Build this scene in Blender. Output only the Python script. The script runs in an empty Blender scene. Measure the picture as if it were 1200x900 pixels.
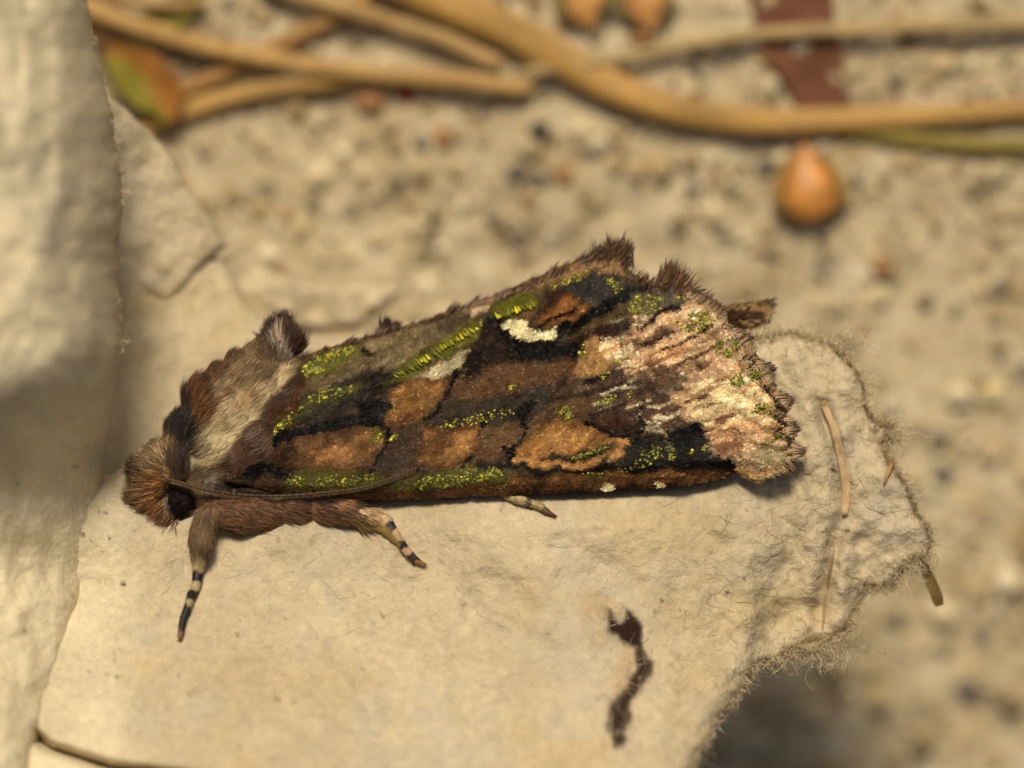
import bpy, bmesh, math, random
import numpy as np
from mathutils import Vector

# ------------------------------------------------------------------ camera, light, exposure
# 1 unit = 1 cm.  The ground is z about -1, the camera looks straight down at the moth.
rng = np.random.default_rng(7)
random.seed(7)
scene = bpy.context.scene
COL = scene.collection
D = 12.0                      # camera height above the plane of focus
PX = 2.7 / 1200.0             # centimetres per photograph pixel on the plane of focus

cam_d = bpy.data.cameras.new('camera')
cam = bpy.data.objects.new('camera', cam_d)
COL.objects.link(cam)
cam.location = (0, 0, D)
cam_d.sensor_width = 36.0
cam_d.lens = 36.0 * D / 2.7
cam_d.clip_start = 0.5
cam_d.clip_end = 200
cam_d.dof.use_dof = True
cam_d.dof.focus_distance = D - 0.03
cam_d.dof.aperture_fstop = 0.28
scene.camera = cam

SUN = Vector((-0.05, 0.55, 0.82)).normalized()
elev = math.asin(SUN.z)
azim = math.atan2(SUN.x, SUN.y)
world = bpy.data.worlds.new('World')
scene.world = world
world.use_nodes = True
wn = world.node_tree
bg = wn.nodes['Background']
sky = wn.nodes.new('ShaderNodeTexSky')
sky.sky_type = 'NISHITA'
sky.sun_disc = False
sky.dust_density = 6.0
sky.ozone_density = 0.0
sky.sun_elevation = elev
sky.sun_rotation = azim
wn.links.new(sky.outputs['Color'], bg.inputs['Color'])
bg.inputs['Strength'].default_value = 0.05
sl = bpy.data.lights.new('sun', 'SUN')
sl.energy = 4.0
sl.angle = math.radians(14)
sl.color = (1.0, 0.87, 0.66)
so = bpy.data.objects.new('sun', sl)
so.rotation_euler = SUN.to_track_quat('Z', 'Y').to_euler()
so.location = (0, 4, 6)
COL.objects.link(so)
scene.view_settings.view_transform = 'Standard'
scene.view_settings.look = 'None'
scene.view_settings.gamma = 1
scene.view_settings.exposure = -0.33
scene.render.engine = 'CYCLES'
scene.cycles.use_denoising = True
scene.cycles.max_bounces = 6


# ------------------------------------------------------------------ helpers
def W(px, py, z):
    """point at height z that stands over photograph pixel (px, py)"""
    px = np.asarray(px, float); py = np.asarray(py, float)
    z = np.broadcast_to(np.asarray(z, float), np.broadcast(px, py).shape)
    k = PX * (D - z) / D
    return np.stack([(px - 600) * k, (450 - py) * k, z + 0 * px], -1)


def unW(P):
    k = PX * (D - P[..., 2]) / D
    return P[..., 0] / k + 600, 450 - P[..., 1] / k


def S(r, g, b, k=1.0):
    c = np.array([r, g, b], float) / 255
    return np.where(c <= 0.04045, c / 12.92, ((c + 0.055) / 1.055) ** 2.4) * np.array([0.97, 1.03, 1.16]) * k


def _hash(i, j, seed):
    h = (i.astype(np.int64) * 374761393 + j.astype(np.int64) * 668265263 + seed * 974634821) & 0xFFFFFFFF
    h = ((h ^ (h >> 13)) * 1274126177) & 0xFFFFFFFF
    h = (h ^ (h >> 16)) & 0xFFFFFF
    return h / float(0xFFFFFF)


def vnoise(x, y, seed=0):
    x = np.asarray(x, float); y = np.asarray(y, float)
    i = np.floor(x); j = np.floor(y)
    u = x - i; v = y - j
    u = u * u * u * (u * (u * 6 - 15) + 10); v = v * v * v * (v * (v * 6 - 15) + 10)
    a = _hash(i, j, seed); b = _hash(i + 1, j, seed); c = _hash(i, j + 1, seed); d = _hash(i + 1, j + 1, seed)
    return (a * (1 - u) + b * u) * (1 - v) + (c * (1 - u) + d * u) * v


def fbm(x, y, wl, seed=0, octaves=4, gain=0.5):
    t = 0; a = 1.0; n = 0
    for o in range(octaves):
        t = t + a * (vnoise(x / wl + 17.3 * o, y / wl - 9.1 * o, seed + o) - 0.5)
        n += a; a *= gain; wl = wl / 2.03
    return t / n * 2          # about -1..1


def sstep(a, b, x):
    t = np.clip((x - a) / (b - a), 0, 1)
    return t * t * (3 - 2 * t)


def poly_dist(px, py, poly, closed=True):
    """distance to the outline, and the inside test"""
    px = np.asarray(px, float); py = np.asarray(py, float)
    best = np.full(px.shape, 1e18); inside = np.zeros(px.shape, bool)
    nx = np.zeros(px.shape); ny = np.zeros(px.shape)
    n = len(poly)
    for k in range(n if closed else n - 1):
        ax, ay = poly[k]; bx, by = poly[(k + 1) % n]
        ex, ey = bx - ax, by - ay
        L = ex * ex + ey * ey + 1e-12
        t = np.clip(((px - ax) * ex + (py - ay) * ey) / L, 0, 1)
        qx = ax + t * ex; qy = ay + t * ey
        d = (px - qx) ** 2 + (py - qy) ** 2
        m = d < best
        best = np.where(m, d, best); nx = np.where(m, qx, nx); ny = np.where(m, qy, ny)
        if closed and ay != by:
            c = ((ay > py) != (by > py)) & (px < (bx - ax) * (py - ay) / (by - ay) + ax)
            inside ^= c
    return np.sqrt(best), inside, nx, ny


def spline(pts, n):
    """Catmull-Rom resampling of a polyline of any dimension"""
    p = np.array(pts, float)
    p = np.vstack([2 * p[0] - p[1], p, 2 * p[-1] - p[-2]])
    m = len(p) - 3
    t = np.linspace(0, m - 1e-9, n)
    i = t.astype(int); f = (t - i)[:, None]
    a, b, c, d = p[i], p[i + 1], p[i + 2], p[i + 3]
    return 0.5 * (2 * b + (c - a) * f + (2 * a - 5 * b + 4 * c - d) * f ** 2 + (3 * b - a - 3 * c + d) * f ** 3)


class Canvas:
    """pigment map in photograph pixels, sampled when pieces are coloured"""
    def __init__(self, x0, y0, x1, y1, base, warp=3.0, seed=1, wl=9):
        self.x0, self.y0 = x0, y0
        X, Y = np.meshgrid(np.arange(x0, x1 + 1.0), np.arange(y0, y1 + 1.0))
        self.X, self.Y = X, Y
        self.wx = X + warp * fbm(X, Y, wl, seed, 3) + warp * 1.5 * fbm(X, Y, wl * 3, seed + 7, 2)
        self.wy = Y + warp * fbm(X, Y, wl, seed + 21, 3) + warp * 1.5 * fbm(X, Y, wl * 3, seed + 31, 2)
        self.c = np.tile(np.array(base, float), X.shape + (1,))

    def _box(self, pts, m):
        p = np.array(pts, float)
        h, w = self.X.shape
        a = int(max(0, p[:, 0].min() - m - self.x0)); b = int(min(w, p[:, 0].max() + m - self.x0 + 1))
        c = int(max(0, p[:, 1].min() - m - self.y0)); d = int(min(h, p[:, 1].max() + m - self.y0 + 1))
        return slice(c, max(c, d)), slice(a, max(a, b))

    def fill(self, poly, col, soft=2.0, op=1.0):
        b = self._box(poly, soft + 16)
        d, ins, _, _ = poly_dist(self.wx[b], self.wy[b], poly)
        s = np.where(ins, d, -d)
        m = (op * sstep(-soft, soft, s))[..., None]
        self.c[b] = self.c[b] * (1 - m) + np.array(col) * m

    def stroke(self, pts, wid, col, soft=1.5, op=1.0):
        b = self._box(pts, wid + soft + 16)
        d, _, _, _ = poly_dist(self.wx[b], self.wy[b], pts, False)
        m = (op * sstep(-soft, soft, wid / 2 - d))[..., None]
        self.c[b] = self.c[b] * (1 - m) + np.array(col) * m

    def patch(self, poly, edge, mid, depth=9, soft=1.6, low=None):
        """a spot whose pigment pales from its rim to its middle; low tints its lower side"""
        b = self._box(poly, soft + 16)
        d, ins, _, _ = poly_dist(self.wx[b], self.wy[b], poly)
        s = np.where(ins, d, -d)
        m = sstep(-soft, soft, s)[..., None]
        q = sstep(0, depth, s + 3.5 * fbm(self.X[b], self.Y[b], 10, 55, 3))[..., None]
        c = np.array(edge) * (1 - q) + np.array(mid) * q
        if low is not None:
            p = np.array(poly, float)
            f = sstep(p[:, 1].mean(), p[:, 1].max(), self.wy[b] + 5 * fbm(self.X[b], self.Y[b], 14, 57, 3))[..., None]
            c = c * (1 - f) + np.array(low) * f
        self.c[b] = self.c[b] * (1 - m) + c * m

    def oval(self, cx, cy, rx, ry, col, soft=3, op=1.0, rot=0.0):
        a = np.linspace(0, 2 * np.pi, 18, endpoint=False)
        x = rx * np.cos(a); y = ry * np.sin(a)
        self.fill(np.stack([cx + x * math.cos(rot) - y * math.sin(rot), cy + x * math.sin(rot) + y * math.cos(rot)], 1), col, soft, op)

    def at(self, px, py):
        i = np.clip(np.round(py - self.y0).astype(int), 0, self.X.shape[0] - 1)
        j = np.clip(np.round(px - self.x0).astype(int), 0, self.X.shape[1] - 1)
        return self.c[i, j]


def mesh_obj(name, V, faces, mat, parent=None, col=None, smooth=True):
    """faces: list of integer arrays (n,3) or (n,4)"""
    me = bpy.data.meshes.new(name)
    V = np.asarray(V, float).reshape(-1, 3)
    faces = [np.asarray(f, np.int32) for f in faces if len(f)]
    me.vertices.add(len(V)); me.vertices.foreach_set('co', V.astype(np.float32).ravel())
    nl = sum(f.size for f in faces); nf = sum(len(f) for f in faces)
    me.loops.add(nl); me.loops.foreach_set('vertex_index', np.concatenate([f.ravel() for f in faces]))
    me.polygons.add(nf)
    tot = np.concatenate([np.full(len(f), f.shape[1], np.int32) for f in faces])
    st = np.concatenate([[0], np.cumsum(tot)[:-1]]).astype(np.int32)
    me.polygons.foreach_set('loop_start', st)
    me.polygons.foreach_set('loop_total', tot)
    me.update(calc_edges=True)
    me.validate()
    if col is not None:
        a = me.attributes.new('Col', 'FLOAT_COLOR', 'POINT')
        c = np.ones((len(V), 4), np.float32); c[:, :3] = np.clip(col, 0.002, 0.95)
        a.data.foreach_set('color', c.ravel())
    me.polygons.foreach_set('use_smooth', np.full(len(me.polygons), smooth))
    me.materials.append(mat)
    o = bpy.data.objects.new(name, me)
    COL.objects.link(o)
    if parent is not None:
        o.parent = parent
    return o


def tubes(P, R, col, sides=3):
    """N tapering tubes through P[N,K,3]; returns arrays for mesh_obj"""
    N, K, _ = P.shape
    T = np.gradient(P, axis=1)
    T /= np.linalg.norm(T, axis=2, keepdims=True) + 1e-12
    ref = rng.normal(size=(N, 1, 3)) if N > 1 else np.array([[[0.03, 0.02, 1.0]]])
    A = np.cross(T, np.broadcast_to(ref, T.shape)); A /= np.linalg.norm(A, axis=2, keepdims=True) + 1e-12
    B = np.cross(T, A)
    an = np.linspace(0, 2 * np.pi, sides, endpoint=False)
    V = P[:, :, None, :] + R[:, :, None, None] * (A[:, :, None, :] * np.cos(an)[None, None, :, None] + B[:, :, None, :] * np.sin(an)[None, None, :, None])
    idx = np.arange(N * K * sides).reshape(N, K, sides)
    nx = np.roll(idx, -1, axis=2)
    F = np.stack([idx[:, :-1], nx[:, :-1], nx[:, 1:], idx[:, 1:]], -1).reshape(-1, 4)
    col = np.asarray(col)
    if col.ndim == 2:
        col = np.repeat(col[:, None, :], K, 1)
    C = np.repeat(col[:, :, None, :], sides, 2).reshape(-1, 3)
    caps = [] if sides < 4 else [idx[:, 0, ::-1].reshape(-1, sides), idx[:, -1].reshape(-1, sides)]
    return V.reshape(-1, 3), [F] + caps, C


def empty(name, loc, label, cat, group=None):
    o = bpy.data.objects.new(name, None)
    o.empty_display_size = 0.1
    COL.objects.link(o)
    o.location = loc
    tag(o, label, cat, group)
    return o


def tag(o, label=None, cat=None, group=None, kind=None):
    if label: o['label'] = label
    if cat: o['category'] = cat
    if group: o['group'] = group
    if kind: o['kind'] = kind
    return o


def under(o, parent):
    """parent without moving (parents here are only translated)"""
    o.parent = parent
    o.matrix_parent_inverse = parent.matrix_basis.inverted()
    return o


def nodes_of(name):
    m = bpy.data.materials.new(name)
    m.use_nodes = True
    n = m.node_tree.nodes; l = m.node_tree.links
    return m, n, l, n['Principled BSDF']


def mat_col(name, rough=0.6, spec=0.3, vary=0.0, vscale=80, bump=0.0, bscale=120, bdist=0.004, metal=0.0, sheen=0.0, trans=0.0):
    """material whose pigment is the mesh attribute Col, with fine grain and relief"""
    m, n, l, p = nodes_of(name)
    a = n.new('ShaderNodeAttribute'); a.attribute_name = 'Col'
    out = a.outputs['Color']
    tc = n.new('ShaderNodeTexCoord')
    if vary:
        t = n.new('ShaderNodeTexNoise'); t.inputs['Scale'].default_value = vscale; t.inputs['Detail'].default_value = 5
        l.new(tc.outputs['Object'], t.inputs['Vector'])
        r = n.new('ShaderNodeMapRange'); r.inputs[1].default_value = 0.25; r.inputs[2].default_value = 0.75
        r.inputs[3].default_value = 1 - vary; r.inputs[4].default_value = 1 + vary
        l.new(t.outputs['Fac'], r.inputs[0])
        mx = n.new('ShaderNodeVectorMath'); mx.operation = 'SCALE'
        l.new(out, mx.inputs[0]); l.new(r.outputs[0], mx.inputs['Scale'])
        out = mx.outputs[0]
    l.new(out, p.inputs['Base Color'])
    if bump:
        t2 = n.new('ShaderNodeTexNoise'); t2.inputs['Scale'].default_value = bscale; t2.inputs['Detail'].default_value = 6
        t2.inputs['Roughness'].default_value = 0.65
        l.new(tc.outputs['Object'], t2.inputs['Vector'])
        b = n.new('ShaderNodeBump'); b.inputs['Strength'].default_value = bump; b.inputs['Distance'].default_value = bdist
        l.new(t2.outputs['Fac'], b.inputs['Height'])
        l.new(b.outputs['Normal'], p.inputs['Normal'])
    p.inputs['Roughness'].default_value = rough
    p.inputs['Specular IOR Level'].default_value = spec
    p.inputs['Metallic'].default_value = metal
    if sheen:
        p.inputs['Sheen Weight'].default_value = sheen
    if trans:
        p.inputs['Subsurface Weight'].default_value = trans
        p.inputs['Subsurface Radius'].default_value = (0.02, 0.012, 0.006)
        p.inputs['Subsurface Scale'].default_value = 1.0
    return m


# ------------------------------------------------------------------ materials
def mat_concrete():
    m, n, l, p = nodes_of('concrete')
    tc = n.new('ShaderNodeTexCoord')

    def noise(scale, detail=4, rough=0.55):
        t = n.new('ShaderNodeTexNoise'); t.inputs['Scale'].default_value = scale
        t.inputs['Detail'].default_value = detail; t.inputs['Roughness'].default_value = rough
        l.new(tc.outputs['Object'], t.inputs['Vector'])
        return t.outputs['Fac']

    def ramp(src, stops):
        r = n.new('ShaderNodeValToRGB'); l.new(src, r.inputs['Fac'])
        e = r.color_ramp.elements
        while len(e) < len(stops): e.new(0.5)
        for k, (pos, c) in enumerate(stops):
            e[k].position = pos; e[k].color = (*c, 1)
        return r.outputs['Color']

    def mix(a, b, f):
        x = n.new('ShaderNodeMix'); x.data_type = 'RGBA'
        l.new(f, x.inputs[0]); l.new(a, x.inputs[6])
        if isinstance(b, tuple): x.inputs[7].default_value = (*b, 1)
        else: l.new(b, x.inputs[7])
        return x.outputs[2]

    def band(src, a, b):
        r = n.new('ShaderNodeMapRange'); r.inputs[1].default_value = a; r.inputs[2].default_value = b
        l.new(src, r.inputs[0]); return r.outputs[0]

    base = ramp(noise(7, 6, 0.6), [(0.30, tuple(S(188, 165, 124))), (0.52, tuple(S(208, 186, 144))), (0.72, tuple(S(222, 203, 164)))])
    c = mix(base, tuple(S(176, 146, 98)), band(noise(3.1, 3), 0.55, 0.8))
    c = mix(c, tuple(S(148, 130, 102)), band(noise(13, 2), 0.62, 0.72))
    c = mix(c, tuple(S(240, 224, 186)), band(noise(17, 2), 0.62, 0.74))
    p.inputs['Roughness'].default_value = 0.9
    p.inputs['Specular IOR Level'].default_value = 0.2
    l.new(c, p.inputs['Base Color'])
    b = n.new('ShaderNodeBump'); b.inputs['Strength'].default_value = 0.8; b.inputs['Distance'].default_value = 0.02
    l.new(noise(26, 6, 0.6), b.inputs['Height']); l.new(b.outputs['Normal'], p.inputs['Normal'])
    return m


M_concrete = mat_concrete()
M_grain = mat_col('sand_grain', 0.8, 0.25, 0.15, 60)
M_pulp = mat_col('paper_pulp', 0.92, 0.15, 0.12, 45, 0.95, 60, 0.010)
M_fibre = mat_col('paper_fibre', 0.75, 0.25, trans=0.0)
M_straw = mat_col('dry_straw', 0.55, 0.35, 0.15, 25, 0.3, 60, 0.01)
M_seed = mat_col('seed_coat', 0.42, 0.45, 0.12, 30, 0.15, 40, 0.01)
M_leaf = mat_col('dead_leaf', 0.6, 0.3, 0.15, 20, 0.3, 40, 0.01)
M_skin = mat_col('insect_cuticle', 0.5, 0.35, 0.2, 120, 0.4, 160, 0.003)
M_fur = mat_col('insect_fur', 0.5, 0.35, sheen=0.05)
M_scale = mat_col('wing_scale', 0.5, 0.09)
M_green = mat_col('green_wing_scale', 0.42, 0.4, metal=0.2)
M_eye = mat_col('compound_eye', 0.6, 0.06)


# ------------------------------------------------------------------ ground
def ground_z(px, py):
    z = -1.28 + 0.00050 * (450 - np.clip(py, -600, 1500))
    z = z + 0.035 * fbm(px, py, 190, 60, 3) + 0.014 * fbm(px, py, 42, 64, 3)
    pit = sstep(0.25, 0.75, fbm(px, py, 60, 71, 2))
    return z - 0.02 * pit


gx, gy = np.meshgrid(np.arange(-700, 1901, 7.0), np.arange(-600, 1501, 7.0))
gz = ground_z(gx, gy)
h, w = gx.shape
gi = np.arange(h * w).reshape(h, w)
gf = np.stack([gi[:-1, :-1], gi[1:, :-1], gi[1:, 1:], gi[:-1, 1:]], -1).reshape(-1, 4)
ground = mesh_obj('concrete_ground', W(gx, gy, gz), [gf], M_concrete)
tag(ground, 'rough sandy concrete slab behind the moth', kind='structure')


def blobs(px, py, z, rx, ry, rz, col, seed, nl=6, ns=9):
    """N lumpy stones (vectorised low spheres)"""
    N = len(px)
    th = np.linspace(0, np.pi, nl); ph = np.linspace(0, 2 * np.pi, ns, endpoint=False)
    T, Ph = np.meshgrid(th, ph, indexing='ij')
    u = np.stack([np.sin(T) * np.cos(Ph), np.sin(T) * np.sin(Ph), np.cos(T)], -1).reshape(1, -1, 3)
    r = np.random.default_rng(seed)
    a = r.uniform(0, 6.28, N)[:, None]
    q = u * np.stack([rx, ry, rz], -1)[:, None, :] * (1 + r.normal(0, 0.10, (N, u.shape[1], 1)))
    x = q[..., 0] * np.cos(a) - q[..., 1] * np.sin(a); y = q[..., 0] * np.sin(a) + q[..., 1] * np.cos(a)
    c = W(px, py, z)[:, None, :]
    V = c + np.stack([x, y, q[..., 2]], -1)
    idx = np.arange(N * nl * ns).reshape(N, nl, ns); nx = np.roll(idx, -1, 2)
    F = np.stack([idx[:, :-1], idx[:, 1:], nx[:, 1:], nx[:, :-1]], -1).reshape(-1, 4)
    C = np.repeat(col[:, None, :], nl * ns, 1).reshape(-1, 3)
    return V.reshape(-1, 3), [F], C


N = 5200
gpx = rng.uniform(-250, 1450, N); gpy = rng.uniform(-220, 1120, N)
size = np.exp(rng.normal(math.log(0.014), 0.45, N)).clip(0.006, 0.045)
pal = np.array([S(205, 184, 142), S(222, 204, 165), S(178, 150, 104), S(150, 128, 92), S(112, 102, 88), S(170, 120, 72), S(190, 165, 118), S(205, 184, 140)])
pick = rng.choice(len(pal), N, p=[.17, .13, .16, .16, .14, .04, .12, .08])
gc = (0.9 * pal[pick] + 0.1 * S(200, 178, 136)) * rng.uniform(0.8, 1.2, (N, 1))
V, F, C = blobs(gpx, gpy, ground_z(gpx, gpy) + 0.1 * size, size * 1.2, size * 0.9, size * 0.7, gc, 5)
o = mesh_obj('sand_grains', V, F, M_grain, None, C)
tag(o, 'pale and brown sand grains set in the concrete', kind='stuff')

# single darker pebbles that can be picked out of the concrete
for (x, y, r, c, lab) in [
    (632, 152, 0.030, S(84, 78, 66), 'dark grey pebble in the concrete under the thick straw'),
    (506, 262, 0.022, S(96, 84, 62), 'small dark pebble in the concrete above the small wing tuft'),
    (795, 262, 0.026, S(128, 108, 78), 'dull brown pebble in the concrete left of the orange seed'),
    (1085, 352, 0.026, S(128, 112, 84), 'olive grey pebble in the concrete below and right of the orange seed'),
    (1100, 515, 0.034, S(140, 126, 102), 'grey pebble in the concrete beside the torn carton edge'),
    (1165, 460, 0.036, S(222, 200, 140), 'pale yellow pebble in the concrete near the right edge'),
]:
    V, F, C = blobs(np.array([x]), np.array([y]), ground_z(np.array([x]), np.array([y])) + 0.2 * r,
                    np.array([r]), np.array([r * 0.85]), np.array([r * 0.7]), np.array([c]), int(x), 9, 14)
    tag(mesh_obj('pebble', V, F, M_grain, None, C), lab, 'pebble', 'pebbles set in the concrete')


# ------------------------------------------------------------------ plant litter
def stem(name, pts, wid, col, label, cat, lift=0.0, flat=0.45, end=0.35):
    """one dry stalk lying on the concrete; wid = (start, end) width in photo pixels"""
    n = 60
    p = spline(pts, n)
    t = np.linspace(0, 1, n)
    r = (wid[0] + (wid[1] - wid[0]) * t) * 0.5 * PX * 0.90
    r = r * (1 + 0.06 * fbm(t * 900, t * 0, 110, int(p[0, 0]) + 90, 2))
    r[-2:] *= np.array([0.8, end]); r[:2] *= np.array([end, 0.8])
    z = ground_z(p[:, 0], p[:, 1])
    z = np.convolve(np.pad(z, 6, 'edge'), np.ones(13) / 13, 'valid') + r * flat + lift + 0.02
    P = W(p[:, 0], p[:, 1], z)
    T = np.gradient(P, axis=0); T /= np.linalg.norm(T, axis=1, keepdims=True)
    A = np.cross(T, [0, 0, 1.0]); A /= np.linalg.norm(A, axis=1, keepdims=True)
    B = np.cross(A, T)
    K = 16
    an = np.linspace(0, 2 * np.pi, K, endpoint=False)
    rib = 1 + 0.08 * np.cos(an * 5)
    V = P[:, None] + r[:, None, None] * rib[None, :, None] * (A[:, None] * np.cos(an)[None, :, None] + flat * B[:, None] * np.sin(an)[None, :, None])
    idx = np.arange(n * K).reshape(n, K); nx = np.roll(idx, -1, 1)
    F = np.stack([idx[:-1], nx[:-1], nx[1:], idx[1:]], -1).reshape(-1, 4)
    c = 0.84 * np.array(col)[None, None, :] * (1 + 0.34 * fbm(t[:, None] * 700 + 0 * an, an[None] * 40 + 0 * t[:, None], 60, int(p[0, 1]) + 5, 3))[..., None]
    c = c * (1 + 0.16 * np.cos(an * 5))[None, :, None]
    o = mesh_obj(name, V.reshape(-1, 3), [F, idx[0, ::-1].reshape(1, -1), idx[-1].reshape(1, -1)], M_straw, None, c.reshape(-1, 3))
    return tag(o, label, cat, 'dry plant stalks on the concrete')


OCH = S(192, 146, 74)
stem('straw', [(400, -60), (490, -12), (570, 22), (640, 58), (705, 95), (780, 124), (870, 140), (960, 141), (1100, 134), (1260, 124)], (62, 27), OCH,
     'thick ochre straw curving across the top to the right edge', 'straw', 0.005)
stem('straw', [(300, -26), (380, 2), (450, 22), (520, 45), (592, 78)], (24, 20), S(196, 156, 92), 'pale straw ending against the thick ochre straw', 'straw', 0.03)
stem('straw', [(60, -12), (110, 10), (160, 30), (250, 55), (330, 70), (430, 85), (540, 93), (625, 104)], (30, 22), S(196, 152, 84),
     'long tan straw running from the top left corner under the thick straw', 'straw', 0.03)
stem('straw', [(160, 152), (185, 142), (235, 123), (300, 106), (400, 93), (490, 88)], (30, 18), S(204, 158, 82), 'short golden straw, lowest of those at upper left', 'straw', 0.01)
stem('straw', [(200, 112), (270, 80), (330, 50), (400, 16), (440, -14)], (22, 24), S(172, 126, 66), 'brown straw slanting up to the right behind the tan straw', 'straw', 0.0)
stem('straw', [(600, 88), (720, 68), (850, 44), (950, 36), (1100, 30), (1260, 24)], (16, 20), S(188, 156, 98), 'thin pale straw crossing over the dark red leaf', 'straw', 0.03)
stem('grass_stalk', [(930, 146), (1000, 154), (1060, 161), (1140, 169), (1260, 170)], (14, 24), S(150, 128, 46), 'olive green stalk below the thick straw at the right edge', 'grass stalk', 0.0)
stem('straw', [(90, -30), (140, -4), (200, 6), (245, 2)], (18, 12), S(180, 138, 80), 'faint tan straw stub at the very top left', 'straw', 0.03)


def blade(name, pts, wids, col, label, cat, z_extra, cup=0.2, edge_col=None, mat=M_leaf, thick=0.008):
    """a leaf or husk: curved sheet with thickness, wids in photo pixels along the midrib"""
    n, K = 40, 13
    p = spline(pts, n); wv = np.interp(np.linspace(0, 1, n), np.linspace(0, 1, len(wids)), wids) / 2
    T = np.gradient(p, axis=0); T /= np.linalg.norm(T, axis=1, keepdims=True)
    Nn = np.stack([-T[:, 1], T[:, 0]], 1)
    s = np.linspace(-1, 1, K)
    q = p[:, None] + Nn[:, None] * (wv[:, None] * s)[..., None]
    base = ground_z(p[:, 0], p[:, 1]); base = np.convolve(np.pad(base, 8, 'edge'), np.ones(17) / 17, 'valid')
    z = base[:, None] + 0.025 + z_extra + cup * wv[:, None] * PX * (s ** 2) + 0.01 * fbm(q[..., 0], q[..., 1], 40, 33, 2) - 0.006 * np.exp(-(s / 0.12) ** 2)
    top = W(q[..., 0], q[..., 1], z); bot = W(q[..., 0], q[..., 1], z - thick)
    V = np.concatenate([top.reshape(-1, 3), bot.reshape(-1, 3)])
    idx = np.arange(n * K).reshape(n, K)
    F1 = np.stack([idx[:-1, :-1], idx[:-1, 1:], idx[1:, 1:], idx[1:, :-1]], -1).reshape(-1, 4)
    ring = np.concatenate([idx[0, :], idx[1:, -1], idx[-1, -2::-1], idx[-2:0:-1, 0]])
    rn = np.roll(ring, -1)
    F3 = np.stack([ring, ring + n * K, rn + n * K, rn], -1)
    c = np.tile(np.array(col), (n, K, 1))
    if edge_col is not None:
        f = sstep(-0.3, 0.4, s + 0.4 * fbm(q[..., 0], q[..., 1], 30, 8, 2))[..., None]
        c = c * (1 - f) + np.array(edge_col) * f
    c = c * (1 + 0.2 * fbm(q[..., 0], q[..., 1], 25, 3, 3))[..., None]
    c = c.reshape(-1, 3)
    o = mesh_obj(name, V, [F1[:, ::-1], F1 + n * K, F3[:, ::-1]], mat, None, np.concatenate([c, c]))
    return tag(o, label, cat)


blade('leaf', [(925, -40), (932, 20), (948, 70), (966, 120), (973, 150)], [100, 92, 84, 52, 8], S(120, 76, 50), 'dark red brown leaf pointing down under the straws', 'leaf', 0.0, 0.1)
blade('leaf', [(128, 60), (160, 85), (188, 112), (200, 142)], [26, 62, 60, 10], S(166, 108, 46), 'curled leaf, orange on one side and olive on the other', 'leaf', 0.06, 0.5, S(128, 118, 30))
blade('leaf', [(240, -10), (205, 14), (175, 34), (140, 46)], [6, 44, 40, 10], S(112, 102, 26), 'small olive green leaf under the tan straw at upper left', 'leaf', 0.01, 0.4)
blade('leaf', [(110, 26), (128, 40), (150, 58), (170, 66)], [20, 46, 40, 10], S(92, 64, 28), 'dark brown leaf scrap beside the carton wall at upper left', 'leaf', 0.02, 0.4)


def seed(pts, wids, col, label, husk=None):
    """pointed plump seed: revolved about its own axis, lying on the ground"""
    n, K = 28, 20
    p = spline(pts, n); wv = np.interp(np.linspace(0, 1, n), np.linspace(0, 1, len(wids)), wids) / 2 * PX * 1.08
    k = np.hanning(5) / np.hanning(5).sum(); wv = np.convolve(np.pad(wv, 2, 'edge'), k, 'valid'); wv[0] = wv[-1] = 0.002
    z = ground_z(p[:, 0], p[:, 1]).mean() + wv.max() * 0.45
    P = W(p[:, 0], p[:, 1], z)
    T = np.gradient(P, axis=0); T /= np.linalg.norm(T, axis=1, keepdims=True)
    A = np.cross(T, [0, 0, 1.0]); A /= np.linalg.norm(A, axis=1, keepdims=True); B = np.cross(A, T)
    an = np.linspace(0, 2 * np.pi, K, endpoint=False)
    V = P[:, None] + wv[:, None, None] * (A[:, None] * np.cos(an)[None, :, None] + 0.5 * B[:, None] * np.sin(an)[None, :, None])
    idx = np.arange(n * K).reshape(n, K); nx = np.roll(idx, -1, 1)
    F = np.stack([idx[:-1], nx[:-1], nx[1:], idx[1:]], -1).reshape(-1, 4)
    c = np.tile(np.array(col), (n, K, 1)) * (1 + 0.4 * fbm(np.arange(n)[:, None] * 8 + 0 * an, an[None] * 30 + np.zeros((n, 1)), 30, 11, 3))[..., None]
    o = mesh_obj('seed', V.reshape(-1, 3), [F, idx[0, ::-1].reshape(1, -1), idx[-1].reshape(1, -1)], M_seed, None, c.reshape(-1, 3))
    tag(o, label, 'seed', 'seeds on the concrete')
    if husk is not None:
        hs = []
        for s in (-1, 1):
            m = np.abs(an - (0 if s > 0 else np.pi)); m = np.minimum(m, 2 * np.pi - m)
            sel = np.where(m < 1.05)[0]
            sel = sel[np.argsort(((an[sel] - (0 if s > 0 else np.pi) + np.pi) % (2 * np.pi)))]
            Q = (P[:, None] + 1.10 * (V - P[:, None]) + A[:, None] * s * 0.022)[3:, sel]
            hh, ww = Q.shape[:2]
            ii = np.arange(hh * ww).reshape(hh, ww)
            f = np.stack([ii[:-1, :-1], ii[:-1, 1:], ii[1:, 1:], ii[1:, :-1]], -1).reshape(-1, 4)
            mid = P[3:, None]
            Q2 = Q + (mid - Q) * 0.06
            ring = np.concatenate([ii[0, :], ii[1:, -1], ii[-1, -2::-1], ii[-2:0:-1, 0]]); rn = np.roll(ring, -1)
            hc = np.tile(np.array(husk), (hh * ww * 2, 1))
            ho = mesh_obj('husk', np.concatenate([Q.reshape(-1, 3), Q2.reshape(-1, 3)]), [f, f[:, ::-1] + hh * ww, np.stack([ring, rn, rn + hh * ww, ring + hh * ww], -1)], M_leaf, o, hc)
    return o


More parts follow.
